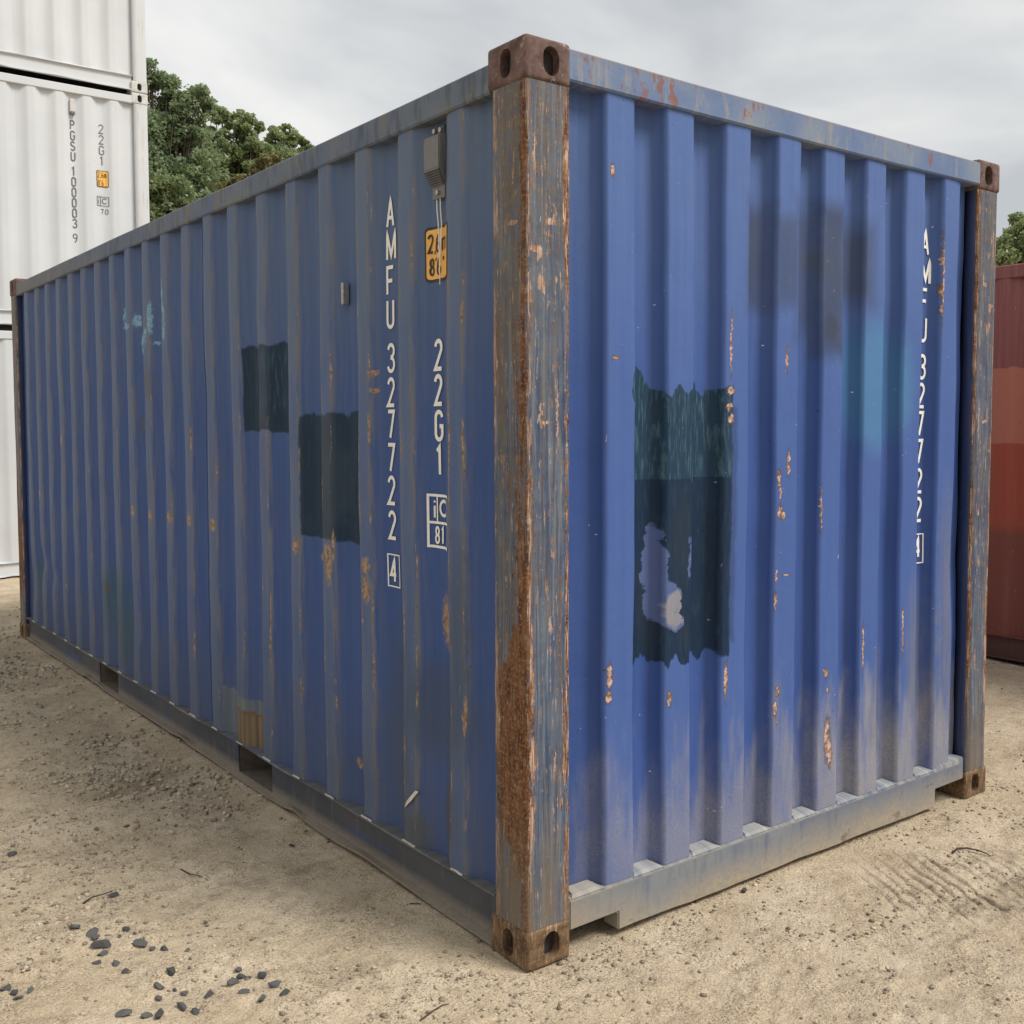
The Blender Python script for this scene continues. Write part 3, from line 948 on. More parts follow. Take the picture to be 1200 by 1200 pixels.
def casting_mesh():
    """outer corner at the origin, .162 x .178 x .118 towards +x +y +z"""
    def ob(bm):
        me = bpy.data.meshes.new('t'); bm.to_mesh(me); bm.free()
        o = bpy.data.objects.new('t', me); COL.objects.link(o); return o
    bm = bmesh.new(); bbox(bm, 0, .162, 0, .178, 0, .118, .013, 4)
    body = ob(bm)
    cutters = []
    bm = bmesh.new(); bbox(bm, .028, .150, .028, .165, .024, .104); cutters.append(ob(bm))

    def oval(axis_, c1, c2, w, h, a, b):
        bm = bmesh.new()
        n = 12
        ring = []
        for i in range(2*n+2):
            if i <= n: t = math.pi*i/n; p = (w/2*math.cos(t), (h-w)/2+w/2*math.sin(t))
            else: t = math.pi+math.pi*(i-n-1)/n; p = (w/2*math.cos(t), -(h-w)/2+w/2*math.sin(t))
            ring.append(p)
        lo = [bm.verts.new((a, c1+p, c2+q) if axis_ == 0 else ((c1+p, a, c2+q) if axis_ == 1 else (c1+p, c2+q, a))) for p, q in ring]
        hi = [bm.verts.new((b, c1+p, c2+q) if axis_ == 0 else ((c1+p, b, c2+q) if axis_ == 1 else (c1+p, c2+q, b))) for p, q in ring]
        bm.faces.new(lo); bm.faces.new(hi[::-1])
        for i in range(len(ring)):
            j = (i+1) % len(ring)
            bm.faces.new((lo[j], lo[i], hi[i], hi[j]))
        bmesh.ops.recalc_face_normals(bm, faces=bm.faces)
        return ob(bm)
    cutters.append(oval(0, .089, .060, .048, .079, -.02, .05))
    cutters.append(oval(1, .090, .060, .056, .079, -.02, .05))
    for c in cutters:
        md = body.modifiers.new('b', 'BOOLEAN'); md.operation = 'DIFFERENCE'; md.object = c; md.solver = 'EXACT'
    bpy.context.view_layer.update()
    dg = bpy.context.evaluated_depsgraph_get()
    me = bpy.data.meshes.new_from_object(body.evaluated_get(dg))
    for o in cutters+[body]:
        bpy.data.objects.remove(o)
    return me


CAST = casting_mesh()


def cast_variant(sx, sy, sz, mat, nm='corner_casting'):
    me = CAST.copy()
    me.name = nm
    me.materials.clear()
    me.materials.append(mat)
    me.transform(Matrix.Diagonal((sx, sy, sz, 1)))
    if sx*sy*sz < 0:
        me.flip_normals()
    return me


LX, LY, LZ = 2.438, 6.058, 2.591


def post_mesh(px, py, sx, sy, z0, z1, ax, ay, wob=0.):
    """L-section post, outer corner at (px,py), arms to +sx x and +sy y"""
    r, th = .014, .066
    plan = [(ax, 0.), (ax, .012)]
    plan += [(ax-.012, th), (th, th), (th, ay-.012), (.012, ay), (0., ay)]
    plan += [(0., ay*.66), (0., ay*.33)]
    plan += [(r-r*math.cos(R(a)), r-r*math.sin(R(a))) for a in (0, 18, 36, 54, 72, 90)]
    plan += [(ax*.33, 0.), (ax*.66, 0.)]
    zs = np.linspace(z0, z1, 44)
    vs_, fs = [], []
    n = len(plan)
    for k, z in enumerate(zs):
        for i, (a, b) in enumerate(plan):
            da = wob*float(vnoise(z*3.1, i*.7, 31))*(.4 if 0 < k < len(zs)-1 else 0)
            db = wob*float(vnoise(z*2.7, i*.7, 32))*(.4 if 0 < k < len(zs)-1 else 0)
            vs_.append((px+sx*(a+abs(da)), py+sy*(b+abs(db)), z))
    for k in range(len(zs)-1):
        for i in range(n):
            j = (i+1) % n
            q = (k*n+i, k*n+j, (k+1)*n+j, (k+1)*n+i)
            fs.append(q if sx*sy < 0 else q[::-1])
    return vs_, fs


def strip_rail(name, side, pts, u0, u1, n, mat, parent, wave=None):
    """extrude a closed section (depth, z) along u with optional waviness per section point"""
    us = np.linspace(u0, u1, n)
    vs_, fs = [], []
    m = len(pts)
    for u in us:
        for i, (d, z) in enumerate(pts):
            dd, dz = wave(u, i) if wave else (0, 0)
            vs_.append((d+dd, u, z+dz) if side else (u, d+dd, z+dz))
    for k in range(n-1):
        for i in range(m):
            j = (i+1) % m
            q = (k*m+i, k*m+j, (k+1)*m+j, (k+1)*m+i)
            fs.append(q)
    fs.append(tuple(range(m))); fs.append(tuple((n-1)*m+i for i in range(m))[::-1])
    o = from_lists(name, vs_, fs, mat, parent)
    bm = bmesh.new(); bm.from_mesh(o.data); bmesh.ops.recalc_face_normals(bm, faces=bm.faces); bm.to_mesh(o.data); bm.free()
    return o


FORKS = ((1.752, 2.100), (3.807, 4.167))


def build_container(root, mt, wear, detail):
    """root empty at the lower outer corner; long side = plane x=0, end = plane y=0"""
    g = root
    # castings
    for sx in (1, -1):
        for sy in (1, -1):
            for sz in (1, -1):
                me = cast_variant(sx, sy, sz, mt['cast_t'] if sz < 0 else mt['cast_b'])
                link('corner_casting', me, None, g, loc=(0 if sx > 0 else LX, 0 if sy > 0 else LY, 0 if sz > 0 else LZ))
    for o in [c for c in g.children if c.name.startswith('corner_casting')]:
        x, y, z = o.location
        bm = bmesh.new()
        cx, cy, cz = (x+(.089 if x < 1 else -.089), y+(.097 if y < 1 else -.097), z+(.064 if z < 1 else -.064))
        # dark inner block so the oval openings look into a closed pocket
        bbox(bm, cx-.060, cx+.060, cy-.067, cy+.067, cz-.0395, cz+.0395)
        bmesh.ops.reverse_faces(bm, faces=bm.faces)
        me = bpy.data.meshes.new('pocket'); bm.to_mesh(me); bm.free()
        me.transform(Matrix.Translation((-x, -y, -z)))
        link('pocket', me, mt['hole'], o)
    # posts
    for px, py, sx, sy in ((.005, .005, 1, 1), (LX-.005, .005, -1, 1), (.005, LY-.005, 1, -1), (LX-.005, LY-.005, -1, -1)):
        v, f = post_mesh(px, py, sx, sy, .117, LZ-.117, .152, .149, .006*wear)
        o = from_lists('corner_post', v, f, mt['post'], g, True)
        bm = bmesh.new(); bm.from_mesh(o.data); bmesh.ops.recalc_face_normals(bm, faces=bm.faces); bm.to_mesh(o.data); bm.free()
    # walls
    panels(True, mt['side'], g, .169, 2.50, (3, 7, 11, 15), wear)
    panels(False, mt['end'], g, .171, 2.52, (3,), wear)
    boxpart('rear_wall', .16, 2.28, LY-.06, LY-.02, .1, 2.5, mt['side'], g)
    boxpart('rear_side_wall', LX-.05, LX-.012, .155, 5.9, .17, 2.5, mt['side'], g)
    # top rails
    wv = (lambda u, i: (.0025*float(vnoise(u*2.2, i*.3, 41)), .004*float(vnoise(u*1.1, 0, 42)))) if wear else None
    strip_rail('top_side_rail', True, [(.003, 2.474), (.003, 2.546), (.010, 2.552), (.063, 2.552), (.063, 2.468), (.009, 2.468)], .17, LY-.17, 60, mt['st'], g, wv)
    strip_rail('top_end_rail', False, [(.002, 2.496), (.002, 2.574), (.010, 2.580), (.07, 2.580), (.07, 2.490), (.008, 2.490)], .155, LX-.155, 40, mt['et'], g, wv)
    boxpart('rear_side_rail', LX-.063, LX-.003, .17, LY-.17, 2.468, 2.552, mt['st'], g)
    boxpart('rear_end_rail', .155, LX-.155, LY-.07, LY-.002, 2.49, 2.58, mt['et'], g)
    boxpart('roof', .055, LX-.055, .06, LY-.06, 2.535, 2.545, mt['roof'], g)
    # bottom side rail: web with outward flanges, two fork pockets
    def web(a, b):
        boxpart('bottom_side_rail', .030, .037, a, b, .020, .1645, mt['sb'], g, .001)
    ys = [.165]+[q for p in FORKS for q in p]+[LY-.165]
    for i in range(0, len(ys), 2):
        web(ys[i], ys[i+1])

    def top_wave(u, i):
        return ((.003*float(vnoise(u*3, i, 43)), .002*float(vnoise(u*2.1, 0, 44))) if wear else (0, 0))
    strip_rail('rail_top_flange', True, [(.007, .1625), (.007, .1695), (.078, .1695), (.078, .1625)], .165, LY-.165, 90, mt['sb'], g, top_wave)

    def low_wave(u, i):
        if not wear: return (0, 0)
        z = .005*float(vnoise(u*2.4, 0, 45))+.003*float(vnoise(u*7, 0, 46))
        for (c, w, a) in ((4.35, .06, .020), (4.1, .05, .014), (2.72, .10, .024), (1.50, .07, .022), (.95, .12, .012), (5.6, .1, .016), (.45, .15, -.006)):
            z += a*math.exp(-((u-c)/w)**2)
        return (.004*float(vnoise(u*3.3, 1, 47)), z*.55) if i in (0, 1) else (0, 0)
    strip_rail('rail_bottom_flange', True, [(.001, .019), (.001, .028), (.029, .030), (.029, .019)], .168, LY-.168, 150, mt['sb'], g, low_wave)
    if detail:
        for a, b in FORKS:
            bm = bmesh.new()
            bbox(bm, .031, 1.2, a, b, .021, .026); bbox(bm, .031, 1.2, a, b, .1555, .1615)
            bbox(bm, .0385, 1.2, a-.006, a, .0265, .155); bbox(bm, .0385, 1.2, b, b+.006, .0265, .155)
            bbox(bm, 1.2, 1.21, a-.006, b+.006, .02, .16)
            from_bm('fork_pocket', bm, mt['pocket'], g)
    boxpart('rear_bottom_side_rail', LX-.045, LX-.005, .165, LY-.165, .03, .165, mt['sb'], g)
    boxpart('floor', .04, LX-.045, .075, LY-.08, .13 if not detail else .1625, .168, mt['under'], g, 0)
    # bottom end rail with raised ends
    bm = bmesh.new()
    nb_ = 22
    low_edge = [(.352+(2.060-.352)*i/nb_, .024+wear*(.0025*float(vnoise(i*.45, 0, 81))+.0015*float(vnoise(i*1.3, 0, 82)))) for i in range(nb_+1)]
    prof = [(.160, .078), (.352, .080)]+low_edge+[(2.060, .093), (2.262, .095), (2.262, .186), (2.10, .180), (2.06, .1695), (.160, .1695)]
    fr = [bm.verts.new((x, .004, z)) for x, z in prof]
    bk = [bm.verts.new((x, .072, z)) for x, z in prof]
    bm.faces.new(fr); bm.faces.new(bk[::-1])
    for i in range(len(prof)):
        j = (i+1) % len(prof)
        bm.faces.new((fr[j], fr[i], bk[i], bk[j]))
    bmesh.ops.recalc_face_normals(bm, faces=bm.faces)
    bmesh.ops.bevel(bm, geom=list(bm.edges), offset=.004, segments=2, affect='EDGES')
    from_bm('bottom_end_rail', bm, mt['eb'], g)
    if detail:
        for c in [.235]+[(END_CREST[i]+END_CREST[i+1])/2 for i in range(7)]:
            jx = random.uniform(-.004, .004)
            v = [(c-.064+jx, .0055, .1698), (c+.064+jx, .0055, .1698), (c+.044+jx, .058, .1698), (c-.044+jx, .058, .1698), (c-.052+jx, .018, .1755), (c+.048+jx, .020, .176), (c+.042+jx, .060, .181), (c-.042+jx, .060, .181)]
            from_lists('ledge_plate', v, [(0, 1, 5, 4), (1, 2, 6, 5), (3, 0, 4, 7), (4, 5, 6, 7)], mt['eb'], g)
    boxpart('rear_bottom_rail', .16, LX-.16, LY-.07, LY-.005, .02, .17, mt['eb'], g)


# ------------------------------------------------------------------ the blue container
blue = empty('blue_container')
tag(blue, 'weathered blue shipping container with dark teal repaint patches and rusty corner posts', 'container')
mb = dict(cast_t=M['cast_t'], cast_b=M['cast_b'], post=M['post'], side=M['side'], end=M['end'], st=M['st'], et=M['et'], sb=M['sb'], eb=M['eb'],
          roof=M['roof'], under=M['under'], pocket=M['pocket'], hole=M['hole'])
build_container(blue, mb, 1., True)


def on_side(p, q, off):            # p grows to the viewer's right = -y
    return (depth_at(True, -p)+float(wall_disp(True, -p, q, 1.))-off, -p, q)


def on_end(p, q, off):
    return (p, depth_at(False, p)+float(wall_disp(False, p, q, 1.))-off, q)


OFF = .003
def number_parts(place, off, chars, tops, p, mat, parent, box):
    for nm, i0, i1 in (('owner_code', 0, 4), ('serial_number', 4, 10), ('check_digit', 10, 11)):
        d = Decal(place, off)
        for ch, zt in list(zip(chars, tops))[i0:i1]:
            w = .053 if ch != 'M' else .057
            chk = nm == 'check_digit' and box
            d.text(ch, p, zt, .088 if chk else .100, .046 if chk else w, .0125)
        if nm == 'check_digit' and box:
            d.frame(*box, .0045)
        d.build(nm, mat, parent)


number_parts(on_side, OFF, 'AMFU3277224', (2.293, 2.185, 2.071, 1.962, 1.816, 1.703, 1.595, 1.484, 1.375, 1.258, 1.099), -.813, M['mark'], blue, (-.820, -.749, 1.000, 1.108))
d = Decal(on_side, OFF)
for ch, zt in zip('22G1', (1.811, 1.702, 1.591, 1.482)):
    d.text(ch, -.521, zt, .100, .051, .0135)
d.build('size_code', M['mark'], blue)
d = Decal(on_side, OFF)
d.frame(-.5525, -.420, 1.160, 1.322, .0085)
d.add(*stroke([(-.548, 1.236), (-.420, 1.236)], .008, .006)); d.add(*stroke([(-.513, 1.240), (-.513, 1.318)], .007, .02))
d.text('i', -.5435, 1.312, .066, .044, .0105); d.text('C', -.501, 1.329, .074, .052, .010)
d.text('8', -.5275, 1.226, .058, .029, .0085); d.text('1', -.494, 1.226, .058, .024, .0085)
d.build('rail_code_box', M['mark'], blue)
d = Decal(on_side, OFF-.002)
d.rrect(-.557, -.405, 1.987, 2.158, .016)
sg = d.build('height_sign', M['sign_k'], blue)
d = Decal(on_side, OFF-.0008)
d.rrect(-.551, -.412, 1.996, 2.149, .011)
d.build('sign_face', M['sign'], sg)
d = Decal(on_side, OFF+.0006)
d.text('2', -.546, 2.136, .060, .025, .0075); d.text(',', -.518, 2.136, .060, .025, .005); d.text('6', -.511, 2.136, .060, .026, .0075); d.text('m', -.479, 2.136, .060, .040, .0075)
d.text('8', -.542, 2.062, .056, .025, .0075); d.text("'", -.515, 2.064, .058, .03, .005); d.text('6', -.506, 2.062, .056, .025, .0075); d.text('"', -.476, 2.064, .058, .04, .005)
d.build('sign_lettering', M['sign_k'], sg)

number_parts(on_end, OFF, 'AMFU3277224', (2.291, 2.180, 2.068, 1.958, 1.814, 1.703, 1.593, 1.484, 1.370, 1.257, 1.102), 1.974, M['mark'], blue, (1.960, 2.034, .996, 1.110))

# ventilator with its two hanging cords
vent = empty('ventilator'); vent.parent = blue
bm = bmesh.new()
yc, hw = .472, .043
sec = [(.052, 2.425), (.012, 2.422), (.004, 2.412), (.004, 2.318), (.030, 2.268), (.052, 2.268)]
a = [bm.verts.new((x, yc-hw*(1 if z > 2.3 else .78), z)) for x, z in sec]
b = [bm.verts.new((x, yc+hw*(1 if z > 2.3 else .78), z)) for x, z in sec]
bm.faces.new(a); bm.faces.new(b[::-1])
for i in range(len(sec)):
    j = (i+1) % len(sec); bm.faces.new((a[j], a[i], b[i], b[j]))
bmesh.ops.recalc_face_normals(bm, faces=bm.faces)
bmesh.ops.bevel(bm, geom=list(bm.edges), offset=.003, segments=2, affect='EDGES')
from_bm('cover', bm, M['vent'], vent)
for i in range(7):
    f = (i+.5)/7
    z = 2.316-f*.044; x = .004+f*.023
    w = hw*(.95-.15*f)
    boxpart('rib', x-.0035, x+.004, yc-w, yc+w, z-.0018, z+.0018, M['vent_d'], vent, .0006)
boxpart('base_plate', .030, .046, yc-.034, yc+.034, 2.234, 2.272, M['vent'], vent, .002)
for yy, zz in ((yc, 2.252), (yc+.015, 2.438), (yc-.018, 2.436)):
    bm = bmesh.new()
    bmesh.ops.create_cone(bm, cap_ends=True, segments=8, radius1=.008, radius2=.0075, depth=.01, matrix=Matrix.Translation((.028, yy, zz)) @ Matrix.Rotation(R(90), 4, 'Y'))
    from_bm('screw', bm, M['steel'], vent)
boxpart('hanger', .032, .046, yc-.03, yc+.03, 2.420, 2.452, M['vent_d'], vent, .003)


def tube(name, pts, rad, mat, parent, seg=6, taper=1.):
    pts = [Vector(p) for p in pts]
    vs_, fs = [], []
    for i, p in enumerate(pts):
        t = (pts[min(i+1, len(pts)-1)]-pts[max(i-1, 0)]).normalized()
        a_ = t.cross(Vector((.3, .2, .93)))
        if a_.length < .1: a_ = t.cross(Vector((1, 0, 0)))
        a_.normalize(); b_ = t.cross(a_)
        r_ = rad*(1+(taper-1)*i/max(1, len(pts)-1))
        for k in range(seg):
            an = 2*math.pi*k/seg
            vs_.append(p+a_*math.cos(an)*r_+b_*math.sin(an)*r_)
    for i in range(len(pts)-1):
        for k in range(seg):
            l = (k+1) % seg
            fs.append((i*seg+k, i*seg+l, (i+1)*seg+l, (i+1)*seg+k))
    fs.append(tuple(range(seg))[::-1]); fs.append(tuple((len(pts)-1)*seg+k for k in range(seg)))
    return from_lists(name, vs_, fs, mat, parent, True) if name else (vs_, fs)


tube('cord', [(.034, .487, 2.240), (.034, .486, 2.20), (.037, .484, 2.16), (.037, .481, 2.10), (.037, .479, 2.04), (.037, .478, 1.975)], .0021, M['cord'], vent)
tube('cord', [(.034, .468, 2.238), (.034, .467, 2.20), (.037, .466, 2.16), (.037, .470, 2.11), (.037, .475, 2.06)], .0021, M['cord'], vent)

# small bracket and a torn sticker
br = boxpart('bracket', .020, .046, 1.072, 1.088, 1.968, 2.045, M['steel'], blue, .003)
boxpart('bracket_plate', .036, .046, 1.089, 1.108, 1.972, 2.040, M['sign_k'], blue, .002)
v = [(depth_at(True, y)+float(wall_disp(True, y, z, 1.))-o_, y, z) for y, z, o_ in ((.668, .284, .004), (.657, .306, .005), (.636, .326, .006), (.640, .306, .006), (.597, .361, .009), (.6195, .320, .009), (.583, .361, .012))]
from_lists('torn_sticker', v, [(0, 3, 2, 1), (2, 3, 5, 4), (4, 5, 6)], M['flake'], blue)
# bare weld beads where the side sheet meets the rail
for k in range(SIDE_N):
    c = SIDE_C0+SIDE_PITCH*k
    w = .03+.012*random.random()
    n = 5
    pts = [(.0085+.001*random.random(), c+.008*random.random()-w+2*w*i/n, .1705+.002*random.random()) for i in range(n+1)]
    tube('weld_bead', pts, .0042, M['weld'], blue, 5)
for k in range(END_N+1):
    c = ([.235]+[(END_CREST[i]+END_CREST[i+1])/2 for i in range(7)]+[2.22])[k]
    hw_ = .052
    pts = [(c-hw_+2*hw_*i/6, .050+.002*math.sin(i), .1725) for i in range(7)]
    tube('weld_bead', pts, .005, M['eb'], blue, 5)

# ------------------------------------------------------------------ white stack behind
mw = dict(cast_t=M['white_cast'], cast_b=M['white_cast'], post=M['white'], side=M['white'], end=M['white'], st=M['white'], et=M['white'], sb=M['white'], eb=M['white'],
          roof=M['white'], under=M['under'], pocket=M['under'], hole=M['hole'])


def copy_tree(o, parent=None):
    c = o.copy()
    COL.objects.link(c)
    c.parent = parent
    for ch in list(o.children):
        copy_tree(ch, c)
    return c


WB = (2.205, 9.55, -.03)
white = empty('white_container', WB, R(90))
build_container(white, mw, .35, False)
tops = [white]
for k in (1, 2):
    c = copy_tree(white)
    c.location = (WB[0], WB[1], WB[2]+k*(LZ+.004))
    tops.append(c)
for o, lab in zip(tops, ('white shipping container standing on the ground, lowest of the white stack',
                         'white shipping container marked PGSU 100003, in the middle of the white stack',
                         'white shipping container on top of the white stack')):
    tag(o, lab, 'container', 'white containers stacked behind the blue one')
mid_c = tops[1]
z0 = WB[2]+LZ+.004
wt = [4.762-z0-.109*i for i in range(4)]+[4.762-z0-.045-.109*i for i in range(4, 10)]+[4.762-z0-.090-.109*10]
number_parts(on_side, .004, 'PGSU1000039', wt, -.814, M['mark_dark'], mid_c, None)
d = Decal(on_side, .004)
zt = 4.765-z0
for ch in '22G1':
    d.text(ch, -.522, zt, .098, .056, .0095)
    zt -= .112
d.build('size_code', M['mark_dark'], mid_c)
d = Decal(on_side, .004)
d.frame(-.555, -.437, 3.905-z0, 4.000-z0, .006)
d.add(*stroke([(-.517, 3.905-z0), (-.517, 4.0-z0)], .006, .02))
d.text('i', -.551, 3.992-z0, .075, .04, .007); d.text('C', -.505, 4.008-z0, .082, .055, .008)
d.text('7', -.520, 3.872-z0, .055, .035, .007); d.text('0', -.474, 3.872-z0, .055, .035, .007)
d.build('rail_code_box', M['mark_dark'], mid_c)
d = Decal(on_side, .004)
d.rrect(-.555, -.435, 4.105-z0, 4.275-z0, .010)
sg = d.build('height_sign', M['sign_k'], mid_c)
d = Decal(on_side, .0055)
d.rrect(-.549, -.441, 4.112-z0, 4.268-z0, .007)
d.build('sign_face', M['sign'], sg)
d = Decal(on_side, .007)
for t_, zt in (("2,6m", 4.262), ("8'6", 4.178)):
    p = -.545
    for ch in t_:
        d.text(ch, p, zt-z0, .062, .022, .005); p += .026 if ch not in ",'" else .014
d.build('sign_lettering', M['sign_k'], sg)
v2 = empty('ventilator'); v2.parent = mid_c
boxpart('cover', .012, .05, .760, .815, 4.84-z0, 4.975-z0, M['white_cast'], v2, .006)
boxpart('grille', .010, .05, .766, .809, 4.815-z0, 4.838-z0, M['mark_dark'], v2, .003)

# ------------------------------------------------------------------ red container to the right
mr_ = {k: M['red'] for k in mw}
mr_['under'] = mr_['hole'] = mr_['pocket'] = M['under']
red = empty('red_container', (4.862, -1.86, 0))
tag(red, 'dark red shipping container with brighter repainted bands, beside the blue one', 'container')
build_container(red, mr_, .5, False)


# ------------------------------------------------------------------ trees
def tree(name, base, height, blobs, leaf, label, nleaf, lsize, group='trees beyond the containers', seed=1, sparse=1.):
    rng = np.random.default_rng(seed)
    root = empty(name, base)
    tag(root, label, 'tree', group)
    # trunk and limbs
    vs_, fs = [], []

    def limb(p0, p1, r0, r1, n=6):
        p0 = np.array(p0); p1 = np.array(p1)
        pts = []
        for i in range(n+1):
            f = i/n
            pts.append(tuple(p0+(p1-p0)*f+rng.normal(0, .04*np.linalg.norm(p1-p0)/4, 3)*(0 < i < n)))
        v, f_ = tube(None, pts, r0, None, None, 7, r1/r0)
        b0 = len(vs_)
        vs_.extend([tuple(q) for q in v]); fs.extend([tuple(b0+i for i in q) for q in f_])
    rad = height*.02
    topz = height*.72
    limb((0, 0, -.1), (rng.normal(0, .1), rng.normal(0, .1), topz), rad, rad*.3, 9)
    clumps = []
    for (cx, cy, cz, rx, ry, rz) in blobs:
        limb((0, 0, min(cz*.5, topz*.75)), (cx*.9, cy*.9, cz), rad*.5, rad*.1)
        k = min(120, max(14, int(230*rx*ry*rz*sparse)))
        for _ in range(k):
            dv = rng.normal(size=3); dv /= np.linalg.norm(dv)
            rr = rng.uniform(.1, 1.05)**.6
            clumps.append((cx+dv[0]*rx*rr, cy+dv[1]*ry*rr, cz+dv[2]*rz*rr, rng.uniform(.24, .55)*min(1., rx)))
    for c in clumps[::4]:
        limb((c[0]*.35, c[1]*.35, min(c[2]-.3, topz)*.8+.2), c[:3], rad*.12, rad*.03, 3)
    from_lists('trunk', vs_, fs, M['bark'], root, True)
    cl = np.array(clumps)
    pick = rng.integers(0, len(cl), nleaf)
    dv = rng.normal(size=(nleaf, 3)); dv /= np.linalg.norm(dv, axis=1)[:, None]
    rr = rng.uniform(0, 1, nleaf)**.45
    pos = cl[pick, :3]+dv*(cl[pick, 3]*rr)[:, None]*np.array([1.15, 1.15, .8])
    nr = rng.normal(size=(nleaf, 3))+np.array([0, 0, .9]); nr /= np.linalg.norm(nr, axis=1)[:, None]
    ta = np.cross(nr, rng.normal(size=(nleaf, 3))); ta /= np.linalg.norm(ta, axis=1)[:, None]
    tb = np.cross(nr, ta)
    sz = lsize*rng.uniform(.6, 1.3, nleaf)
    a_ = ta*sz[:, None]; b_ = tb*(sz*.55)[:, None]
    V = np.stack([pos-a_*.5, pos+b_*.5+nr*sz[:, None]*.06, pos+a_*.5, pos-b_*.5+nr*sz[:, None]*.06], 1).reshape(-1, 3)
    me = bpy.data.meshes.new('crown')
    me.vertices.add(len(V)); me.vertices.foreach_set('co', V.astype(np.float32).ravel())
    q = np.arange(len(V)).reshape(-1, 4)
    me.loops.add(q.size); me.loops.foreach_set('vertex_index', q.ravel().astype(np.int32))
    me.polygons.add(len(q)); me.polygons.foreach_set('loop_start', np.arange(0, q.size, 4, dtype=np.int32))
    me.polygons.foreach_set('loop_total', np.full(len(q), 4, dtype=np.int32))
    me.update(calc_edges=True)
    ct = rng.uniform(0, 1, len(cl))
    tint = np.clip(.6*ct[pick]+.4*rng.uniform(0, 1, nleaf), 0, 1)
    at = me.attributes.new('tint', 'FLOAT', 'POINT')
    at.data.foreach_set('value', np.repeat(tint, 4).astype(np.float32))
    link('crown', me, leaf, root)
    return root


def tree_from_px(name, px_, dep, tops_px, leaf, label, nleaf, lsize, seed, group='trees beyond the containers', sparse=1.):
    """tops_px: crown lobes as (pixel x, pixel y of centre, radius in px); depth is the tree's own distance"""
    b = at_depth(px_, 500, dep); base = (b[0], b[1], 0)
    s = dep/FPX
    blobs = []
    for i, (x, y, r_) in enumerate(tops_px):
        p = at_depth(x, y, dep)
        o = r2*0+np.array([fw[0], fw[1], 0])*s*r_*.5*(1 if i % 2 else -1)
        blobs.append((p[0]-base[0]+o[0], p[1]-base[1]+o[1], p[2], s*r_, s*r_, s*r_*.9))
    h = max(q[2]+q[5] for q in blobs)
    return tree(name, base, h, blobs, leaf, label, nleaf, lsize, group, seed, sparse)


tree_from_px('leafy_tree', 190, 25, [(178, 92, 17), (199, 100, 17), (160, 110, 26), (216, 118, 17), (236, 118, 17), (190, 130, 24), (222, 140, 20), (243, 128, 9), (175, 160, 30), (205, 165, 26), (228, 165, 20), (150, 160, 34), (185, 200, 30), (215, 200, 28), (240, 200, 22), (165, 220, 34), (205, 235, 34), (235, 235, 30), (140, 230, 40)],
             M['leaf_a'], 'tall dark green leafy tree rising right beside the white containers', 62000, .105, 3)
tree_from_px('leafy_tree', 285, 28, [(260, 142, 14), (276, 143, 15), (292, 150, 14), (302, 148, 6), (256, 162, 16), (278, 168, 20), (298, 172, 17), (312, 178, 10), (262, 190, 24), (290, 196, 24), (255, 215, 24), (280, 225, 28), (310, 210, 22)],
             M['leaf_b'], 'mid green round-topped tree next to the tall dark tree', 42000, .105, 4)
tree_from_px('leafy_tree', 345, 32, [(322, 158, 10), (334, 156, 11), (346, 163, 9), (355, 166, 5), (330, 174, 15), (347, 180, 13), (318, 182, 13), (362, 176, 7), (340, 200, 22), (365, 205, 18)],
             M['leaf_b'], 'small far tree whose top just clears the blue top rail', 20000, .105, 5)
tree_from_px('leafy_tree', 195, 20, [(190, 228, 26), (206, 236, 24), (176, 244, 28), (200, 262, 30), (222, 255, 20)],
             M['leaf_c'], 'light green shrubby tree in front of the tall dark tree', 26000, .09, 6)
tree_from_px('leafy_tree', 300, 22, [(312, 190, 9), (303, 200, 10), (285, 214, 11), (322, 186, 7), (268, 222, 12), (292, 225, 16)],
             M['leaf_y'], 'yellowing slender tree above the blue top rail', 9000, .08, 8, sparse=2.)
tree_from_px('leafy_tree', 1192, 17, [(1190, 285, 24), (1206, 275, 26), (1176, 300, 20), (1215, 300, 30), (1188, 315, 30)],
             M['leaf_c'], 'pale green tree top showing above the dark red container', 20000, .062, 9)


# ------------------------------------------------------------------ loose stones, twigs, gravel
def rock_mesh(seed, flat=.6):
    rng = np.random.default_rng(seed)
    bm = bmesh.new()
    for p in rng.normal(size=(13, 3)):
        p = p/np.linalg.norm(p)*rng.uniform(.75, 1.)
        bm.verts.new((p[0], p[1]*.75, p[2]*flat))
    r_ = bmesh.ops.convex_hull(bm, input=bm.verts)
    for v_ in [v_ for v_ in bm.verts if not v_.link_faces]:
        bm.verts.remove(v_)
    bmesh.ops.bevel(bm, geom=list(bm.edges), offset=.05, segments=1, affect='EDGES')
    me = bpy.data.meshes.new('dark_stone'); bm.to_mesh(me); bm.free()
    me.materials.append(M['dark'])
    at = me.attributes.new('tint', 'FLOAT', 'POINT')
    at.data.foreach_set('value', np.full(len(me.vertices), rng.uniform(0, .8), dtype=np.float32))
    return me


ROCKS = [rock_mesh(s_) for s_ in range(7)]
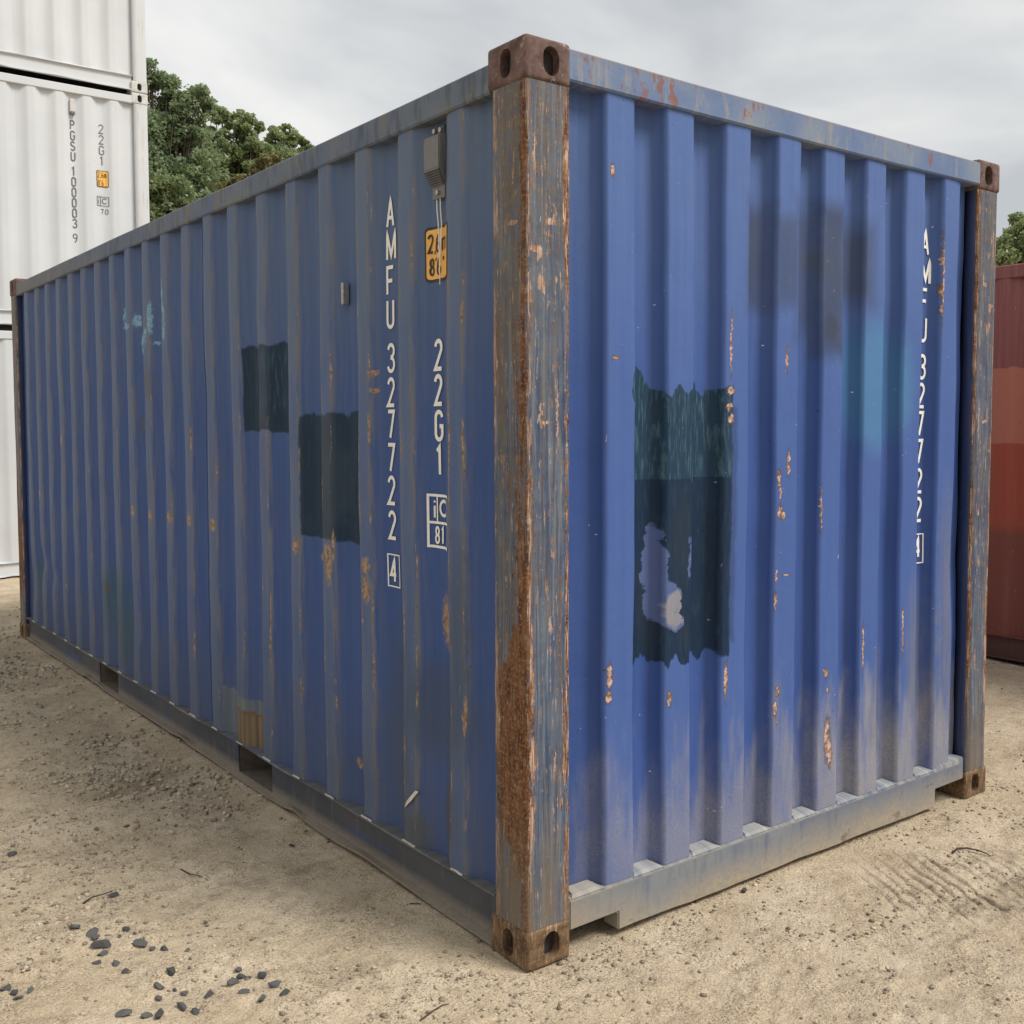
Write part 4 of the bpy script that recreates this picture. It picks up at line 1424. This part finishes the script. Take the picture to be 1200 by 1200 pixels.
# (pixel x, pixel y, size in px)
SP = [(88, 1092, 11), (109, 1096, 13), (112, 1103, 12), (119, 1110, 15), (121, 1117, 13), (112, 1126, 10), (148, 1091, 9), (158, 1097, 6), (164, 1107, 13), (178, 1111, 8),
      (193, 1112, 10), (136, 1127, 14), (148, 1138, 9), (199, 1143, 16), (186, 1158, 12), (186, 1170, 9), (216, 1164, 10), (245, 1168, 11), (213, 1183, 16), (229, 1187, 12), (189, 1192, 14), (172, 1194, 10),
      (145, 1193, 13), (280, 1136, 10), (282, 1143, 8), (274, 1147, 9), (291, 1146, 9), (307, 1147, 10), (273, 1156, 12), (286, 1165, 11), (322, 1160, 15), (334, 1170, 9), (308, 1175, 12),
      (5, 1163, 14), (17, 1168, 9), (22, 1173, 9), (36, 1167, 8), (241, 1084, 7), (134, 1051, 9), (219, 1115, 8), (14, 1001, 11), (873, 1047, 9), (148, 972, 6), (342, 993, 7), (222, 1135, 5), (205, 1158, 6), (140, 1100, 6)]
LONE = {(873, 1047): 'lone dark stone on the sand just below the blue container end rail',
        (342, 993): 'lone dark stone close to the bottom side rail of the blue container',
        (134, 1051): 'dark stone at the tip of the pale forked twig'}
for i, (x, y, sz) in enumerate(SP):
    g_ = ground_at(x, y)
    dep = float((g_-CAM)@fw)
    o = bpy.data.objects.new('dark_stone', ROCKS[i % 7])
    COL.objects.link(o)
    s_ = sz*dep/FPX*random.uniform(.68, .92)
    o.scale = (s_, s_*random.uniform(.8, 1.1), s_*random.uniform(.7, 1.))
    o.rotation_euler = (random.uniform(-.2, .2), random.uniform(-.2, .2), random.uniform(0, 6.28))
    o.location = (g_[0], g_[1], float(ground_h(np.array([g_[0]]), np.array([g_[1]]))[0])+s_*.25)
    tag(o, LONE.get((x, y), 'small dark grey angular stone lying loose on the sand'), 'stone', 'dark stones scattered on the sand')


def twig(px_pts, rad, label):
    pts = []
    for x, y, dz in px_pts:
        g_ = ground_at(x, y)
        pts.append((g_[0], g_[1], float(ground_h(np.array([g_[0]]), np.array([g_[1]]))[0])+rad*.8+dz))
    c = pts[0]
    v, f = tube(None, [tuple(np.array(p)-np.array(c)) for p in pts], rad, None, None, 6, .5)
    o = from_lists('twig', v, f, M['twig'], None, True, c)
    tag(o, label, 'twig')


twig([(1116, 1000, .0), (1122, 996, .004), (1133, 996, .006), (1146, 999, .008), (1155, 1002, .004), (1161, 1004, .0)], .0042, 'dark bent twig on the sand right of the blue container end')
twig([(212, 1023, 0), (222, 1029, .003), (233, 1033, .002), (244, 1036, 0)], .0028, 'thin straight twig on the sand beside the blue container long side')
twig([(97, 1059, 0), (108, 1056, .006), (121, 1052, .01), (133, 1047, .004)], .003, 'pale forked twig lying near the dark stones')
twig([(492, 1196, 0), (505, 1188, .003), (518, 1180, .003), (526, 1177, .0)], .0022, 'thin dark twig in front of the rusty corner casting')
twig([(480, 1064, 0), (490, 1065, .002), (500, 1064, .0)], .0022, 'short twig close to the blue bottom rail')


def pebbles(name, pts, sizes, seed, light):
    rng = np.random.default_rng(seed)
    bm = bmesh.new(); bmesh.ops.create_icosphere(bm, subdivisions=1, radius=1)
    bv = np.array([v_.co[:] for v_ in bm.verts]); bf = np.array([[v_.index for v_ in f.verts] for f in bm.faces]); bm.free()
    n, k = len(pts), len(bv)
    jit = rng.uniform(.5, 1.3, (n, k, 1))
    sc = np.stack([rng.uniform(.7, 1.3, n), rng.uniform(.6, 1.1, n), rng.uniform(.45, .85, n)], 1)[:, None, :]
    V = bv[None]*jit*sc
    an = rng.uniform(0, 6.28, n); ca, sa = np.cos(an)[:, None], np.sin(an)[:, None]
    V = np.stack([V[..., 0]*ca-V[..., 1]*sa, V[..., 0]*sa+V[..., 1]*ca, V[..., 2]], -1)*sizes[:, None, None]
    z = ground_h(pts[:, 0], pts[:, 1])+sizes*.2
    V = V+np.concatenate([pts, z[:, None]], 1)[:, None, :]
    F = (bf[None]+(np.arange(n)*k)[:, None, None]).reshape(-1, 3)
    me = bpy.data.meshes.new(name)
    me.vertices.add(n*k); me.vertices.foreach_set('co', V.astype(np.float32).ravel())
    me.loops.add(F.size); me.loops.foreach_set('vertex_index', F.ravel().astype(np.int32))
    me.polygons.add(len(F)); me.polygons.foreach_set('loop_start', np.arange(0, F.size, 3, dtype=np.int32))
    me.polygons.foreach_set('loop_total', np.full(len(F), 3, dtype=np.int32))
    me.update(calc_edges=True)
    at = me.attributes.new('tint', 'FLOAT', 'POINT')
    at.data.foreach_set('value', np.repeat(np.where(light, rng.beta(1.9, 1.5, n), rng.beta(1.1, 1.9, n)), k).astype(np.float32))
    o = link(name, me, M['pebble'])
    tag(o, kind='stuff')
    return o


def scatter(n, xr, yr, lo, hi, power, seed, dens=None):
    rng = np.random.default_rng(seed)
    p = np.stack([rng.uniform(*xr, n), rng.uniform(*yr, n)], 1)
    inside = (p[:, 0] > .02) & (p[:, 0] < 2.42) & (p[:, 1] > .02) & (p[:, 1] < 6.04)
    keep = ~inside
    if dens is not None:
        keep &= rng.uniform(0, 1, n) < dens(p[:, 0], p[:, 1])
    p = p[keep]
    s_ = lo+(hi-lo)*rng.uniform(0, 1, len(p))**power
    return p, s_


clump = lambda x, y: np.clip(.30+1.2*vnoise(x/.45, y/.45, 51)+.8*vnoise(x/.15, y/.15, 52), .05, 1)
near = scatter(60000, (-1.7, 3.2), (-1.3, 2.6), .0016, .0095, 4.6, 61, clump)
strip = scatter(52000, (-1.6, .3), (1.6, 9.4), .0025, .017, 4.2, 62, lambda x, y: np.clip(1.0-np.abs(x+.34+.25*vnoise(y/.8, x*0, 53))/.45, .05, 1)*np.clip(.6+.8*vnoise(x/.3, y/.3, 54), .1, 1))
right = scatter(6000, (2.4, 5.), (-.8, 4.), .002, .012, 4.5, 63, clump)
leftf = scatter(5000, (-1.9, -.3), (.6, 3.4), .003, .014, 4., 64, clump)
pts = np.concatenate([near[0], strip[0], right[0], leftf[0]]); szs = np.concatenate([near[1], strip[1], right[1], leftf[1]])
grav = pebbles('gravel', pts, szs, 65, np.concatenate([np.zeros(len(near[0]), bool), np.ones(len(strip[0]), bool), np.zeros(len(right[0]), bool), np.ones(len(leftf[0]), bool)]))
tag(grav, 'fine loose gravel and grit spread over the sandy yard', 'gravel')
